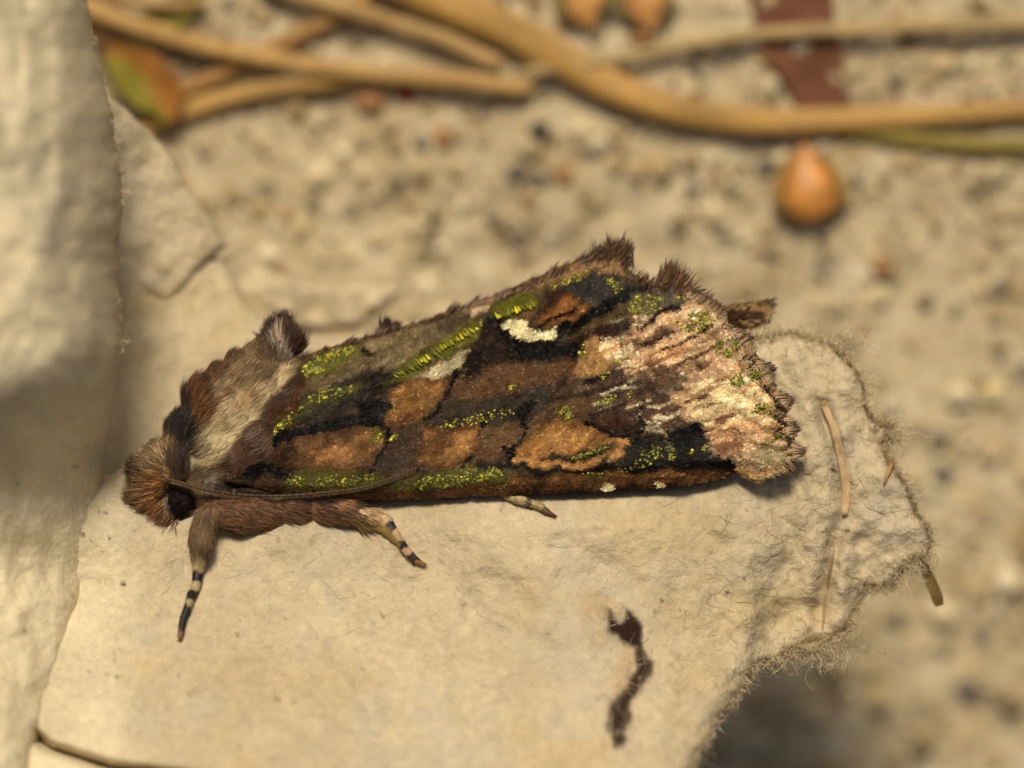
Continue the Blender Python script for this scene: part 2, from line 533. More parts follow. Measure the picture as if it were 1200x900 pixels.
seed([(943, 168), (945, 195), (949, 228), (951, 262)], [4, 20, 38, 54, 66, 70, 56, 10], S(200, 132, 58), 'orange teardrop seed with brown husk lying alone below the thick straw', S(172, 132, 66))
seed([(676, -34), (684, 0), (692, 32)], [30, 52, 46, 8], S(206, 148, 80), 'left seed of the pinkish pair at the top edge', S(166, 142, 84))
seed([(746, -34), (756, 0), (764, 36)], [30, 54, 48, 8], S(204, 144, 78), 'right seed of the pinkish pair at the top edge', S(160, 142, 88))
seed([(470, 96), (476, 106), (480, 120)], [10, 22, 20, 6], S(140, 44, 18), 'tiny dark red seed just under the long tan straw')


# ------------------------------------------------------------------ carton
SHY = [380, 470, 530, 585, 620, 680, 760, 860, 960]
SHA = [-0.46, -0.30, -0.12, 0.015, 0.055, 0.10, 0.19, 0.36, 0.54]


def wall_z(px, py):
    e = wall_edge(py) - px
    t = sstep(430, 800, py)
    te = sstep(380, 660, py)
    base = np.interp(py, SHY, SHA)
    ze = 0.20 * (1 - te) + (np.maximum(base, 0.0) - 0.01) * te
    zp = 0.80 * (1 - t) + (base + 0.30) * t
    z = ze + (zp - ze) * (1 - np.exp(-np.clip(e, 0, 500) / (46.0 + 110 * te + 140 * t))) - 0.03 * te * np.exp(-np.clip(e, 0, 500) / 20.0)
    return z + 0.060 * fbm(px, py, 120, 201, 3) + 0.022 * fbm(px * 1.6, py * 0.6, 40, 207, 4) + 0.006 * fbm(px, py, 11, 209, 2)


def wall_edge(py):
    return 5 * fbm(py, py * 0, 70, 213, 3) + np.interp(py, [-60, 0, 60, 130, 220, 300, 400, 470, 540, 600, 680, 760, 860, 960],
                     [92, 98, 112, 132, 145, 140, 143, 132, 122, 118, 104, 80, 44, 24])


def shelf_z(px, py):
    a = np.interp(py, SHY, SHA)
    b = np.interp(py, [360, 420, 520, 600, 700, 800, 960], [-0.10, -0.075, -0.06, -0.035, -0.02, 0.0, 0.03])
    f = sstep(700, 905, px + 0.25 * (600 - py))
    z = a * (1 - f) + b * f
    z = z - 0.05 * sstep(500, 100, px) * sstep(600, 540, py)
    z = z + 0.060 * fbm(px, py, 270, 331, 2) * sstep(600, 700, py) + 0.030 * fbm(px, py, 150, 301, 2) + 0.014 * fbm(px, py, 56, 303, 2) + 0.0095 * fbm(px, py, 22, 305, 4)
    rough = sstep(780, 940, px + 0.2 * (py - 600))
    z = z + rough * 0.030 * fbm(px, py, 85, 317, 2)
    for cp, cw, ch in [([(840, 600), (872, 650), (880, 710), (858, 770), (830, 830)], 20, 0.030), ([(905, 590), (930, 640), (925, 700), (900, 750)], 15, -0.030), ([(560, 640), (640, 690), (690, 760), (700, 860)], 40, 0.030),
                       ([(250, 680), (330, 720), (420, 720), (520, 690)], 45, -0.022), ([(930, 420), (948, 470), (950, 540)], 12, 0.022)]:
        cd, _, _, _ = poly_dist(px, py, cp, False)
        z = z + ch * np.exp(-(cd / cw) ** 2)
    z = z + rough * (0.020 * fbm(px, py, 36, 311, 3) + 0.010 * fbm(px, py, 13, 315, 3))
    cr, _, _, _ = poly_dist(px, py, [(0, 872), (22, 848), (58, 876), (130, 899), (260, 915)], False)
    z = z - 0.12 * np.exp(-(cr / 5.5) ** 2)
    st, si, _, _ = poly_dist(px, py, STAIN)
    z = z - 0.012 * np.where(si, 1, np.exp(-(st / 5) ** 2))
    c2, _, _, _ = poly_dist(px, py, [(700, 660), (760, 700), (800, 740), (850, 760)], False)
    z = z - 0.012 * np.exp(-(c2 / 16) ** 2)
    c3, _, _, _ = poly_dist(px, py, [(960, 470), (985, 540), (990, 600), (975, 660), (960, 720)], False)
    return z - 0.05 * np.exp(-(c3 / 10) ** 2) * sstep(440, 480, py) - 0.04 * sstep(985, 1010, px) * sstep(440, 500, py)


STAIN = [(712, 718), (720, 732), (727, 730), (732, 716), (742, 722), (750, 738), (751, 756), (754, 768), (766, 772), (762, 786), (752, 802), (738, 820), (736, 844), (728, 872), (713, 874),
         (714, 846), (720, 818), (734, 800), (743, 782), (742, 758), (726, 752), (714, 740)]

pulp = Canvas(-80, -80, 1280, 980, S(206, 185, 146), 4.0, 41, 14)
X, Y = pulp.X, pulp.Y
pulp.c *= (1 + 0.13 * fbm(X, Y, 120, 5, 3) + 0.13 * fbm(X, Y, 16, 9, 4))[..., None]
warm = sstep(0.1, 0.6, fbm(X, Y, 90, 15, 3))[..., None]
pulp.c = pulp.c * (1 - 0.35 * warm) + S(200, 168, 110) * 0.35 * warm
grey = sstep(0.1, 0.7, fbm(X, Y, 75, 19, 3))[..., None]
pulp.c = pulp.c * (1 - 0.35 * grey) + S(190, 180, 158) * 0.35 * grey
pulp.oval(700, 710, 26, 15, S(186, 140, 74), 10, 0.35, 0.6)
pulp.oval(733, 782, 13, 32, S(180, 136, 76), 8, 0.35, 0.3)
pulp.fill([(709, 716), (722, 732), (734, 720), (749, 733), (752, 752), (738, 760), (722, 750), (711, 738)], S(52, 34, 25), 4)
pulp.stroke([(748, 752), (756, 772), (740, 800), (726, 835), (720, 868)], 7, S(58, 38, 27), 4, 0.9)
pulp.fill(STAIN, S(50, 33, 24), 3, 0.92)
pulp.oval(-8, 790, 16, 26, S(170, 96, 50), 6, 0.6)
pulp.oval(10, 370, 24, 20, S(206, 160, 118), 12, 0.5)
pulp.oval(40, 235, 40, 60, S(186, 180, 166), 18, 0.4)
wl_ = sstep(170, 120, X)[..., None]
pulp.c = pulp.c * (1 - 0.8 * wl_) + S(240, 220, 176) * (0.92 + 0.2 * fbm(X, Y, 60, 23, 3))[..., None] * 0.8 * wl_
pulp.oval(330, 800, 120, 30, S(196, 166, 116), 20, 0.35)
for _ in range(240):                                                    # specks of bark and ink in the pulp
    x = rng.uniform(-40, 1120); y = rng.uniform(540, 930)
    pulp.oval(x, y, abs(rng.normal(0, 1.6)) + 0.8, abs(rng.normal(0, 1.0)) + 0.7, S(*rng.choice([[80, 66, 50], [120, 96, 62], [70, 74, 84], [150, 116, 66]])), 1.2, rng.uniform(0.2, 0.8), rng.uniform(0, 3))
for (x, y, r) in [(145, 683, 3.6), (133, 771, 2.6), (136, 795, 2.4), (128, 630, 2.6), (95, 625, 3), (850, 695, 2.6), (868, 680, 2.4), (777, 701, 2.4), (980, 553, 3.2), (990, 622, 3.4)]:
    pulp.oval(x, y, r, r * 0.8, S(52, 46, 48), 1.2, 0.95)

egg_carton = empty('egg_carton', (0.0, -0.6, -1.0), 'torn beige moulded paper pulp carton carrying the moth', 'egg carton')


def slab(name, poly, zf, th, step, jitter=3.0, rnd=10.0, seed=1):
    """a thick sheet of pulp: outline in photo pixels, top surface zf, rounded torn rim"""
    poly = np.array(poly, float)
    out = []
    for k in range(len(poly)):
        a, b = poly[k], poly[(k + 1) % len(poly)]
        m = max(1, int(np.hypot(*(b - a)) / 5))
        for t in np.linspace(0, 1, m, endpoint=False):
            out.append(a + (b - a) * t)
    out = np.array(out)
    out = out + jitter * np.stack([fbm(out[:, 0], out[:, 1], 22, seed, 4), fbm(out[:, 0], out[:, 1], 22, seed + 9, 4)], 1)
    xs = np.arange(out[:, 0].min() - step, out[:, 0].max() + 2 * step, step)
    ys = np.arange(out[:, 1].min() - step, out[:, 1].max() + 2 * step, step)
    gx, gy = np.meshgrid(xs, ys)
    d, ins, nx, ny = poly_dist(gx, gy, out)
    gx = np.where(ins, gx, nx); gy = np.where(ins, gy, ny); d = np.where(ins, d, 0)
    c = ins[:-1, :-1] | ins[1:, :-1] | ins[1:, 1:] | ins[:-1, 1:]
    h, w = gx.shape
    idx = np.arange(h * w).reshape(h, w)
    F = np.stack([idx[:-1, :-1], idx[1:, :-1], idx[1:, 1:], idx[:-1, 1:]], -1)[c]
    use = np.zeros(h * w, bool); use[F.ravel()] = True
    re = np.cumsum(use) - 1
    F = re[F]
    px = gx.ravel()[use]; py = gy.ravel()[use]; dd = d.ravel()[use]
    z = zf(px, py)
    q = np.clip(1 - dd / rnd, 0, 1)
    drop = th * 0.45 * (1 - np.sqrt(np.clip(1 - q * q, 0, 1)))
    top = W(px, py, z - drop)
    bot = top.copy(); bot[:, 2] = z - th + drop
    n = len(top)
    e = np.concatenate([F[:, [0, 1]], F[:, [1, 2]], F[:, [2, 3]], F[:, [3, 0]]])
    key = e[:, 0].astype(np.int64) * n + e[:, 1]
    rev = e[:, 1].astype(np.int64) * n + e[:, 0]
    be = e[~np.isin(key, rev)]
    side = np.stack([be[:, 0], be[:, 0] + n, be[:, 1] + n, be[:, 1]], -1)
    cc = pulp.at(px, py)
    ob = mesh_obj(name, np.concatenate([top, bot]), [F, F[:, ::-1] + n, side], M_pulp, None, np.concatenate([cc, cc]))
    under(ob, egg_carton)
    ob['outline'] = 0
    del ob['outline']
    return ob, out


SHELF = [(-70, 560), (60, 560), (100, 552), (132, 556), (170, 520), (230, 500), (400, 480), (600, 440), (780, 405), (880, 398), (900, 393), (935, 389), (965, 398), (992, 416), (1008, 440),
         (1012, 470), (1022, 492), (1044, 500), (1036, 520), (1048, 548), (1064, 575), (1082, 606), (1093, 632), (1088, 654), (1066, 660), (1044, 688), (1016, 690), (1006, 712), (992, 742),
         (955, 756), (918, 768), (890, 776), (872, 806), (846, 838), (822, 876), (806, 905), (790, 960), (-70, 960)]
_wy = np.arange(-70.0, 961.0, 14.0)
WALL = [(-160, -70)] + [(float(wall_edge(v)), float(v)) for v in _wy] + [(-160, 960)]
shelf, shelf_out = slab('shelf', SHELF, shelf_z, 0.12, 3.0, 6.0, 13, 401)
side_wall, wall_out = slab('side_wall', WALL, wall_z, 0.16, 4.0, 4.5, 12, 431)


def back_z(px, py):
    return -0.46 + 0.20 * np.exp(-np.clip(px - 128, 0, 900) / 55.0) + 0.00045 * (py - 380) - 0.00012 * (px - 130) + 0.05 * np.exp(-((px - 330) / 60) ** 2 - ((py - 420) / 26) ** 2) + 0.02 * fbm(px, py, 80, 501, 3) + 0.006 * fbm(px, py, 18, 505, 3)


def flap_z(px, py):
    return -0.40 + 0.10 * np.exp(-np.clip(px - 128, 0, 900) / 40.0) - 0.0005 * (px - 130) + 0.0002 * (300 - py) + 0.03 * fbm(px, py, 70, 521, 3) + 0.01 * fbm(px, py, 18, 525, 3)


def rim_z(px, py):
    return -0.70 - 0.0004 * (px - 300) + 0.05 * fbm(px, py, 60, 541, 3) + 0.03 * fbm(px, py, 20, 545, 3)


slab('back_wall', [(60, 300), (150, 290), (222, 276), (262, 310), (290, 352), (330, 394), (430, 392), (520, 372), (600, 420), (620, 520), (300, 620), (60, 620)], back_z, 0.10, 4.5, 4, 14, 441)
slab('torn_flap', [(60, 80), (128, 112), (148, 127), (182, 160), (206, 190), (222, 226), (252, 262), (264, 288), (244, 305), (222, 332), (193, 356), (172, 344), (150, 330), (60, 340)], flap_z, 0.07, 4.5, 4, 10, 451)
slab('broken_rim', [(176, 350), (196, 300), (230, 272), (268, 286), (300, 304), (330, 322), (380, 332), (440, 330), (466, 338), (452, 362), (420, 384), (360, 394), (280, 384), (210, 372)], rim_z, 0.10, 4.5, 8, 14, 461)


slab('cup_base', [(-60, 680), (200, 660), (560, 665), (690, 740), (680, 940), (-60, 940)], lambda x, y: -0.30 + 0.03 * fbm(x, y, 80, 551, 2), 1.35, 12.0, 6, 20, 471)   # the cup that carries the ledge


# fibres ---------------------------------------------------------------
def fibres(name, px, py, zf, ang, length, rad, colr, curl, lift, K=8, wave=0.6, parent=egg_carton, zoff=0.0):
    """curly threads: start pixel, heading, length in pixels, radius in pixels"""
    N = len(px)
    n = np.linspace(0, 1, K)
    h = ang[:, None] + np.cumsum(rng.normal(0, wave, (N, K)), 1) + curl[:, None] * n
    st = (length / (K - 1))[:, None]
    dx = np.concatenate([np.zeros((N, 1)), np.cumsum(np.cos(h) * st, 1)[:, :-1]], 1)
    dy = np.concatenate([np.zeros((N, 1)), np.cumsum(np.sin(h) * st, 1)[:, :-1]], 1)
    qx = px[:, None] + dx; qy = py[:, None] + dy
    z0 = zf(px, py)
    zz = zf(qx, qy)
    zs = np.where(lift[:, None] >= 0, zz, z0[:, None])
    z = zs + zoff + np.abs(lift)[:, None] * np.sin(n * np.pi * rng.uniform(0.5, 1.1, (N, 1)))
    P = W(qx, qy, z)
    R = (rad[:, None] * PX) * (1 - 0.55 * n[None] ** 2)
    V, F, C = tubes(P, R, colr)
    o = mesh_obj(name, V, F, M_fibre, None, C)
    o['kind'] = 'stuff'
    return under(o, parent)


def edge_pts(out, n, weight):
    a = out; b = np.roll(out, -1, 0)
    L = np.hypot(*(b - a).T)
    p = L * weight(a[:, 0], a[:, 1]); p /= p.sum()
    k = rng.choice(len(a), n, p=p)
    t = rng.uniform(0, 1, (n, 1))
    q = a[k] + (b[k] - a[k]) * t
    e = b[k] - a[k]
    return q, np.arctan2(e[:, 1], e[:, 0])


fcol = lambda n: np.array([S(214, 192, 148), S(226, 208, 170), S(190, 164, 116), S(170, 136, 86)])[rng.choice(4, n, p=[.4, .3, .2, .1])] * rng.uniform(0.85, 1.1, (n, 1))

# which side is outside the shelf: take the heading that leaves the polygon
n = 2300
q, an = edge_pts(shelf_out, n, lambda x, y: np.where((x > 880) & (y < 790), 1.0, np.where((x > 780) & (y > 700), 0.45, 0.02)))
test = q + 3 * np.stack([np.cos(an - np.pi / 2), np.sin(an - np.pi / 2)], 1)
_, ins, _, _ = poly_dist(test[:, 0], test[:, 1], shelf_out)
an = np.where(ins, an + np.pi / 2, an - np.pi / 2)
q = q - 5 * rng.uniform(0, 1, (n, 1)) * np.stack([np.cos(an), np.sin(an)], 1)
tuft = sstep(60, 20, np.hypot(q[:, 0] - 950, q[:, 1] - 765)) + sstep(34, 10, np.hypot(q[:, 0] - 1040, q[:, 1] - 506))
fibres('edge_fibres', q[:, 0], q[:, 1], lambda x, y: shelf_z(x, y) - 0.03, an + rng.normal(0, 0.75, n), (rng.gamma(2.2, 3.8, n) + 4) * (1 + 0.7 * tuft), rng.uniform(0.22, 0.48, n), fcol(n) * 1.1,
       rng.normal(0, 1.8, n), -np.abs(rng.normal(0, 0.03, n)), 9, 0.35)
n = 600
sx = rng.uniform(780, 1095, n * 3); sy = rng.uniform(385, 900, n * 3)
_, ins, _, _ = poly_dist(sx, sy, shelf_out)
keep = ins & (rng.uniform(0, 1, n * 3) < sstep(760, 960, sx + 0.25 * (sy - 600)))
sx, sy = sx[keep][:n], sy[keep][:n]; n = len(sx)
fibres('felted_fibres', sx, sy, shelf_z, rng.normal(1.1, 0.9, n), rng.gamma(3, 4.5, n) + 7, rng.uniform(0.16, 0.36, n), fcol(n) * 1.12, rng.normal(0, 1.6, n), np.abs(rng.normal(0.0, 0.003, n)), 8, 0.22, zoff=0.001)
n = 4200
sx = rng.uniform(-30, 780, n * 2); sy = rng.uniform(560, 930, n * 2)
_, ins, _, _ = poly_dist(sx, sy, shelf_out)
sx, sy = sx[ins][:n], sy[ins][:n]; n = len(sx)
fibres('pressed_fibres', sx, sy, shelf_z, rng.normal(0.2, 0.9, n), rng.gamma(3, 5, n) + 6, rng.uniform(0.25, 0.6, n), pulp.at(sx, sy) * rng.choice([0.72, 0.9, 1.05, 1.22], (n, 1), p=[.12, .28, .35, .25]), rng.normal(0, 0.5, n), np.abs(rng.normal(0, 0.0006, n)), 7, 0.10, zoff=-0.0006)
n = 70
ey = np.concatenate([rng.uniform(130, 235, 34), rng.uniform(-20, 420, 36)])
fibres('wall_fibres', wall_edge(ey) - 2, ey, lambda x, y: wall_z(x, y) - 0.05, rng.normal(0.1, 0.9, n), rng.gamma(2, 6, n) + 5, rng.uniform(0.35, 0.6, n), fcol(n), rng.normal(0, 3.5, n), -np.abs(rng.normal(0, 0.03, n)), 12, 0.5)


for tx_, ty_, sx2, sy2, n, hd, ln in [(1034, 506, 12, 6, 150, 0.3, 16), (952, 762, 26, 7, 330, 1.2, 13), (1068, 655, 14, 8, 130, 1.0, 13), (905, 400, 14, 6, 60, -1.2, 14), (975, 405, 20, 8, 90, -0.9, 12)]:
    qx = rng.normal(tx_, sx2, n); qy = rng.normal(ty_, sy2, n)
    fibres('tuft_fibres', qx, qy, lambda x, y: shelf_z(x, y) - 0.02, rng.normal(hd, 0.7, n), rng.gamma(2.5, ln / 2.5, n) + 5, rng.uniform(0.2, 0.42, n), fcol(n) * 1.1, rng.normal(0, 2.4, n), -np.abs(rng.normal(0.02, 0.025, n)), 10, 0.35)


# brown ribbon, chips and tuft lodged in the pulp
def ribbon(name, pts, wid, col, zf, label, twist=0.3, th=0.004, parent=egg_carton, lift=0.008, blunt=0.45):
    n, K = 30, 7
    p = spline(pts, n); t = np.linspace(0, 1, n)
    wv = wid / 2 * np.sin(np.pi * np.clip(t * 0.94 + 0.03, 0, 1)) ** blunt * (1 + 0.25 * fbm(t * 60, t * 0, 14, 5, 2))
    T = np.gradient(p, axis=0); T /= np.linalg.norm(T, axis=1, keepdims=True)
    Nn = np.stack([-T[:, 1], T[:, 0]], 1); s = np.linspace(-1, 1, K)
    q = p[:, None] + Nn[:, None] * (wv[:, None] * s)[..., None]
    z = zf(p[:, 0], p[:, 1])[:, None] + lift + twist * wv[:, None] * PX * s + 0.15 * wv[:, None] * PX * (1 - s * s) + 0.002 * fbm(q[..., 0], q[..., 1], 8, 3, 2)
    V = np.concatenate([W(q[..., 0], q[..., 1], z).reshape(-1, 3), W(q[..., 0], q[..., 1], z - th).reshape(-1, 3)])
    idx = np.arange(n * K).reshape(n, K)
    F = np.stack([idx[:-1, :-1], idx[:-1, 1:], idx[1:, 1:], idx[1:, :-1]], -1).reshape(-1, 4)
    ring = np.concatenate([idx[0, :], idx[1:, -1], idx[-1, -2::-1], idx[-2:0:-1, 0]]); rn = np.roll(ring, -1)
    c = np.array(col) * (1 + 0.5 * fbm(q[..., 0] * 2, q[..., 1] * 0.6, 9, 7, 3))[..., None]
    c = c.reshape(-1, 3)
    o = mesh_obj(name, V, [F[:, ::-1], F + n * K, np.stack([ring, rn, rn + n * K, ring + n * K], -1)], M_leaf, None, np.concatenate([c, c]))
    o['label'] = label
    return under(o, parent)


ribbon('bark_strip', [(964, 470), (978, 500), (987, 535), (992, 570), (990, 604)], 12, S(182, 150, 106), shelf_z, 'tan bark strip pressed into the pulp', 0.1, lift=0.012, blunt=0.3)
ribbon('wood_chip', [(1080, 655), (1088, 676), (1096, 694), (1101, 710)], 13, S(112, 88, 46), lambda x, y: shelf_z(np.minimum(x, 1082), np.minimum(y, 650)) - 0.04, 'olive brown wood splinter at the torn tip', 0.5, 0.014, blunt=0.18)
ribbon('wood_chip', [(1036, 566), (1042, 550), (1048, 536)], 5, S(150, 112, 68), shelf_z, 'small reddish splinter on the torn edge', 0.4, 0.006, lift=0.016)
ribbon('wood_chip', [(964, 735), (968, 690), (978, 640)], 3, S(150, 122, 80), shelf_z, 'thin dark thread in the pulp', 0.2, 0.004, lift=0.024)


# ------------------------------------------------------------------ moth: wings
TOP = [(262, 545), (285, 500), (320, 455), (350, 420), (400, 404), (450, 391), (500, 376), (560, 354), (640, 322), (690, 300), (715, 295), (735, 318), (760, 336), (792, 338), (830, 362), (866, 398), (890, 428),
       (904, 450), (918, 474), (922, 500), (931, 520), (930, 541)]
BOT = [(262, 566), (300, 578), (420, 586), (500, 583), (600, 579), (700, 575), (800, 569), (838, 562), (862, 553), (876, 561), (886, 566), (900, 560), (916, 554), (930, 542)]
def scallop(p):
    p = np.array(p, float); out = list(map(tuple, p[:14]))
    q = spline(p[14:], 57)
    d = np.gradient(q, axis=0); d /= np.hypot(d[:, 0], d[:, 1])[:, None]
    q = q + np.stack([d[:, 1], -d[:, 0]], 1) * (5.0 * np.abs(np.sin(np.pi * np.linspace(0, 6, 57))) - 2.5)[:, None]
    return out + [tuple(v) for v in q]


TOP = scallop(TOP)
tx, ty = np.maximum.accumulate(np.array(TOP).T[0]), np.array(TOP).T[1]; bx_, by_ = np.array(BOT).T
WPOLY = TOP + BOT[::-1][1:]


def wing_s(px, py):
    yt = np.interp(px, tx, ty); yb = np.interp(px, bx_, by_)
    return np.clip((py - yt) / np.maximum(yb - yt, 6), -0.1, 1.1)


def wing_z(px, py):
    s = wing_s(px, py)
    zr = np.interp(px, [260, 330, 420, 600, 720, 800, 880, 930], [-0.02, -0.06, -0.13, -0.13, -0.10, -0.06, 0.0, 0.03])
    zc = np.interp(px, [260, 330, 500, 700, 800, 870, 930], [0.05, 0.075, 0.085, 0.08, 0.07, 0.055, 0.045])
    sc = np.clip(s, 0, 1)
    z = zr + (zc - zr) * np.sin(sc * np.pi / 2) ** 0.9
    z = z - 0.05 * sstep(0.9, 1.1, s)
    # folds running from the wing base out to the margin, stronger near the margin
    f = sstep(0.0, 1.0, s)
    u = s * 9.0
    z = z + (0.002 + 0.0035 * sstep(560, 860, px)) * np.sin(u * 2 * np.pi / 1.9 + 3.0 * fbm(px, py, 110, 601, 2)) * sstep(0.02, 0.12, s) * sstep(1.0, 0.9, s)
    z = z + 0.008 * fbm(px, py, 60, 611, 2) + 0.004 * fbm(px, py, 18, 615, 3)
    return z


def wing_dir(px, py):
    s = wing_s(px, py)
    a0 = np.interp(px, [300, 600, 760, 900], [-0.36, -0.36, -0.52, -0.60])
    a1 = np.interp(px, [300, 600, 800, 900], [0.0, -0.02, 0.02, 0.20])
    return a0 + (a1 - a0) * np.clip(s, 0, 1)


wc = Canvas(230, 260, 980, 620, S(72, 50, 33), 2.6, 77, 7)
DK = S(17, 10, 5)
a_f = wing_dir(wc.X, wc.Y)
l_f = wc.X * np.cos(a_f) + wc.Y * np.sin(a_f); t_f = -wc.X * np.sin(a_f) + wc.Y * np.cos(a_f)
f_f = 6.5 * fbm(l_f * 0.3, t_f, 3.2, 85, 2) + 6 * fbm(l_f * 0.5, t_f, 8, 87, 2)             # pigment edges feathered along the scale rows
wc.wx += f_f * np.cos(a_f); wc.wy += f_f * np.sin(a_f)
# broad grounds
wc.fill([(262, 575), (275, 530), (300, 490), (350, 440), (430, 460), (430, 500), (320, 530), (290, 575)], S(64, 42, 28), 6)
wc.fill([(335, 415), (420, 398), (560, 352), (575, 372), (470, 440), (400, 470), (350, 455)], S(92, 74, 48), 5)
wc.fill([(428, 398), (500, 378), (545, 364), (545, 384), (500, 410), (462, 436), (432, 436)], S(116, 95, 66), 5)
wc.fill([(300, 520), (335, 478), (375, 452), (420, 436), (470, 436), (470, 462), (440, 476), (330, 512)], S(47, 36, 28), 6)
wc.fill([(310, 500), (318, 462), (348, 436), (368, 446), (350, 472), (322, 500)], S(86, 50, 28), 6)
wc.fill([(512, 470), (536, 428), (585, 404), (640, 410), (676, 420), (690, 446), (640, 462), (590, 480), (530, 476)], S(88, 58, 36), 6)
wc.fill([(545, 446), (600, 425), (660, 424), (668, 436), (600, 448), (560, 462)], S(108, 70, 42), 7, 0.6)
wc.fill([(535, 436), (548, 400), (566, 374), (590, 384), (604, 404), (664, 410), (668, 424), (610, 424), (570, 432), (545, 446)], S(40, 25, 18), 6)
wc.fill([(496, 496), (518, 470), (600, 462), (640, 452), (650, 470), (612, 494), (560, 502), (500, 508)], S(58, 46, 34), 6)
wc.fill([(655, 446), (700, 420), (790, 420), (800, 470), (775, 505), (700, 500), (640, 490), (640, 462)], S(76, 53, 38), 6)
# pale outer field
wc.fill([(705, 412), (745, 372), (800, 352), (842, 370), (880, 420), (905, 455), (930, 520), (926, 545), (888, 566), (862, 548), (835, 530), (822, 500), (796, 486), (780, 455), (735, 436)], S(176, 136, 100), 7)
wc.fill([(716, 410), (752, 384), (800, 372), (830, 384), (790, 410), (750, 424)], S(206, 160, 118), 7, 0.7)
wc.fill([(792, 462), (840, 440), (880, 450), (900, 480), (860, 500), (810, 500)], S(212, 178, 126), 9, 0.8)
wc.fill([(742, 425), (775, 408), (805, 405), (790, 430), (755, 440)], S(178, 114, 64), 7, 0.8)
wc.fill([(830, 500), (880, 490), (905, 505), (880, 530), (845, 528)], S(204, 150, 104), 8, 0.7)
wc.fill([(668, 402), (692, 398), (716, 416), (704, 438), (676, 440)], S(164, 116, 70), 5)
wc.fill([(706, 418), (728, 402), (740, 408), (722, 428)], S(206, 178, 134), 5, 0.8)
for k in range(260):                                                     # fine streaks along the veins of the pale field
    x = rng.uniform(700, 915); y = rng.uniform(355, 550)
    a = float(wing_dir(np.array(x), np.array(y))) + rng.normal(0, 0.12); L = rng.uniform(8, 34)
    c = [S(120, 78, 46), S(232, 200, 152), S(196, 122, 72), S(92, 58, 38), S(238, 214, 170)][rng.choice(5, p=[.25, .22, .18, .17, .18])]
    wc.stroke([(x - L * math.cos(a) / 2, y - L * math.sin(a) / 2), (x + L * math.cos(a) / 2, y + L * math.sin(a) / 2)], rng.uniform(1.2, 4.5), c, 1.8, rng.uniform(0.3, 0.8))
for a, b, w in [((715, 428), (800, 376), 3), ((740, 440), (850, 384), 3), ((770, 440), (872, 408), 3), ((790, 470), (890, 436), 2.5), ((800, 492), (908, 476), 2.5), ((830, 512), (918, 500), 2.5)]:
    wc.stroke([a, ((a[0] + b[0]) / 2 + rng.normal(0, 3), (a[1] + b[1]) / 2 + rng.normal(0, 3)), b], w, S(84, 52, 34), 2.2, 0.6)   # darker veins
# dark bars between the veins, long and thin
for k in range(150):
    x = rng.uniform(300, 780); y = rng.uniform(330, 570)
    a = float(wing_dir(np.array(x), np.array(y))) + rng.normal(0, 0.08); L = rng.uniform(14, 50)
    c = [S(34, 24, 17), S(120, 80, 46), S(26, 18, 14), S(96, 76, 50)][rng.choice(4)]
    wc.stroke([(x - L * math.cos(a) / 2, y - L * math.sin(a) / 2), (x + L * math.cos(a) / 2, y + L * math.sin(a) / 2)], rng.uniform(1.2, 4), c, 2.2, rng.uniform(0.25, 0.6))
# dorsal region
wc.fill([(545, 357), (580, 348), (578, 364), (556, 372)], S(188, 156, 122), 4)
wc.fill([(600, 345), (680, 308), (715, 296), (738, 322), (700, 322), (640, 345)], S(138, 100, 66), 4)
wc.fill([(652, 338), (690, 320), (722, 324), (745, 345), (710, 366), (680, 362), (660, 350)], S(56, 48, 44), 5)
wc.fill([(560, 372), (566, 364), (640, 335), (652, 340), (640, 352), (628, 360)], S(70, 58, 32), 4, 0.7)
wc.patch([(626, 376), (645, 354), (664, 344), (682, 352), (696, 364), (684, 376), (660, 386), (632, 386)], S(84, 50, 27), S(142, 88, 45), 8)
wc.fill([(638, 340), (664, 342), (650, 356), (630, 366)], S(66, 40, 26), 4, 0.9)
wc.stroke([(628, 388), (646, 378), (676, 366)], 5.5, S(34, 18, 12), 2)
wc.stroke([(652, 394), (672, 382), (692, 373), (712, 362)], 12, DK, 3)
wc.stroke([(690, 372), (712, 358), (735, 348), (752, 341)], 13, DK, 3)
wc.fill([(655, 398), (700, 384), (742, 378), (736, 392), (692, 398), (668, 412)], S(50, 30, 20), 5)
wc.fill([(736, 346), (790, 340), (800, 355), (770, 372), (738, 372)], S(84, 70, 56), 4)
wc.stroke([(746, 386), (768, 372), (792, 360)], 6, S(36, 20, 13), 2.2)
wc.fill([(738, 402), (762, 392), (792, 386), (784, 400), (752, 408)], S(62, 36, 21), 5)
wc.stroke([(770, 414), (800, 399), (834, 382)], 4, S(58, 34, 22), 1.8)
wc.stroke([(788, 432), (815, 418), (836, 408)], 4.5, S(70, 44, 28), 2)
wc.fill([(755, 428), (792, 432), (802, 458), (772, 466), (742, 452)], S(70, 48, 34), 6, 0.85)
wc.stroke([(838, 494), (860, 486)], 7, S(98, 54, 34), 2)
wc.stroke([(802, 472), (832, 461)], 4.5, S(96, 66, 42), 2)
# pale crescent and its dark border
wc.stroke([(578, 376), (586, 391), (603, 405), (632, 412), (654, 408), (672, 416)], 17, DK, 4)
wc.fill([(586, 384), (594, 377), (613, 377), (624, 387), (636, 391), (649, 389), (652, 394), (640, 401), (622, 403), (604, 397), (593, 391)], S(208, 186, 140), 1.6)
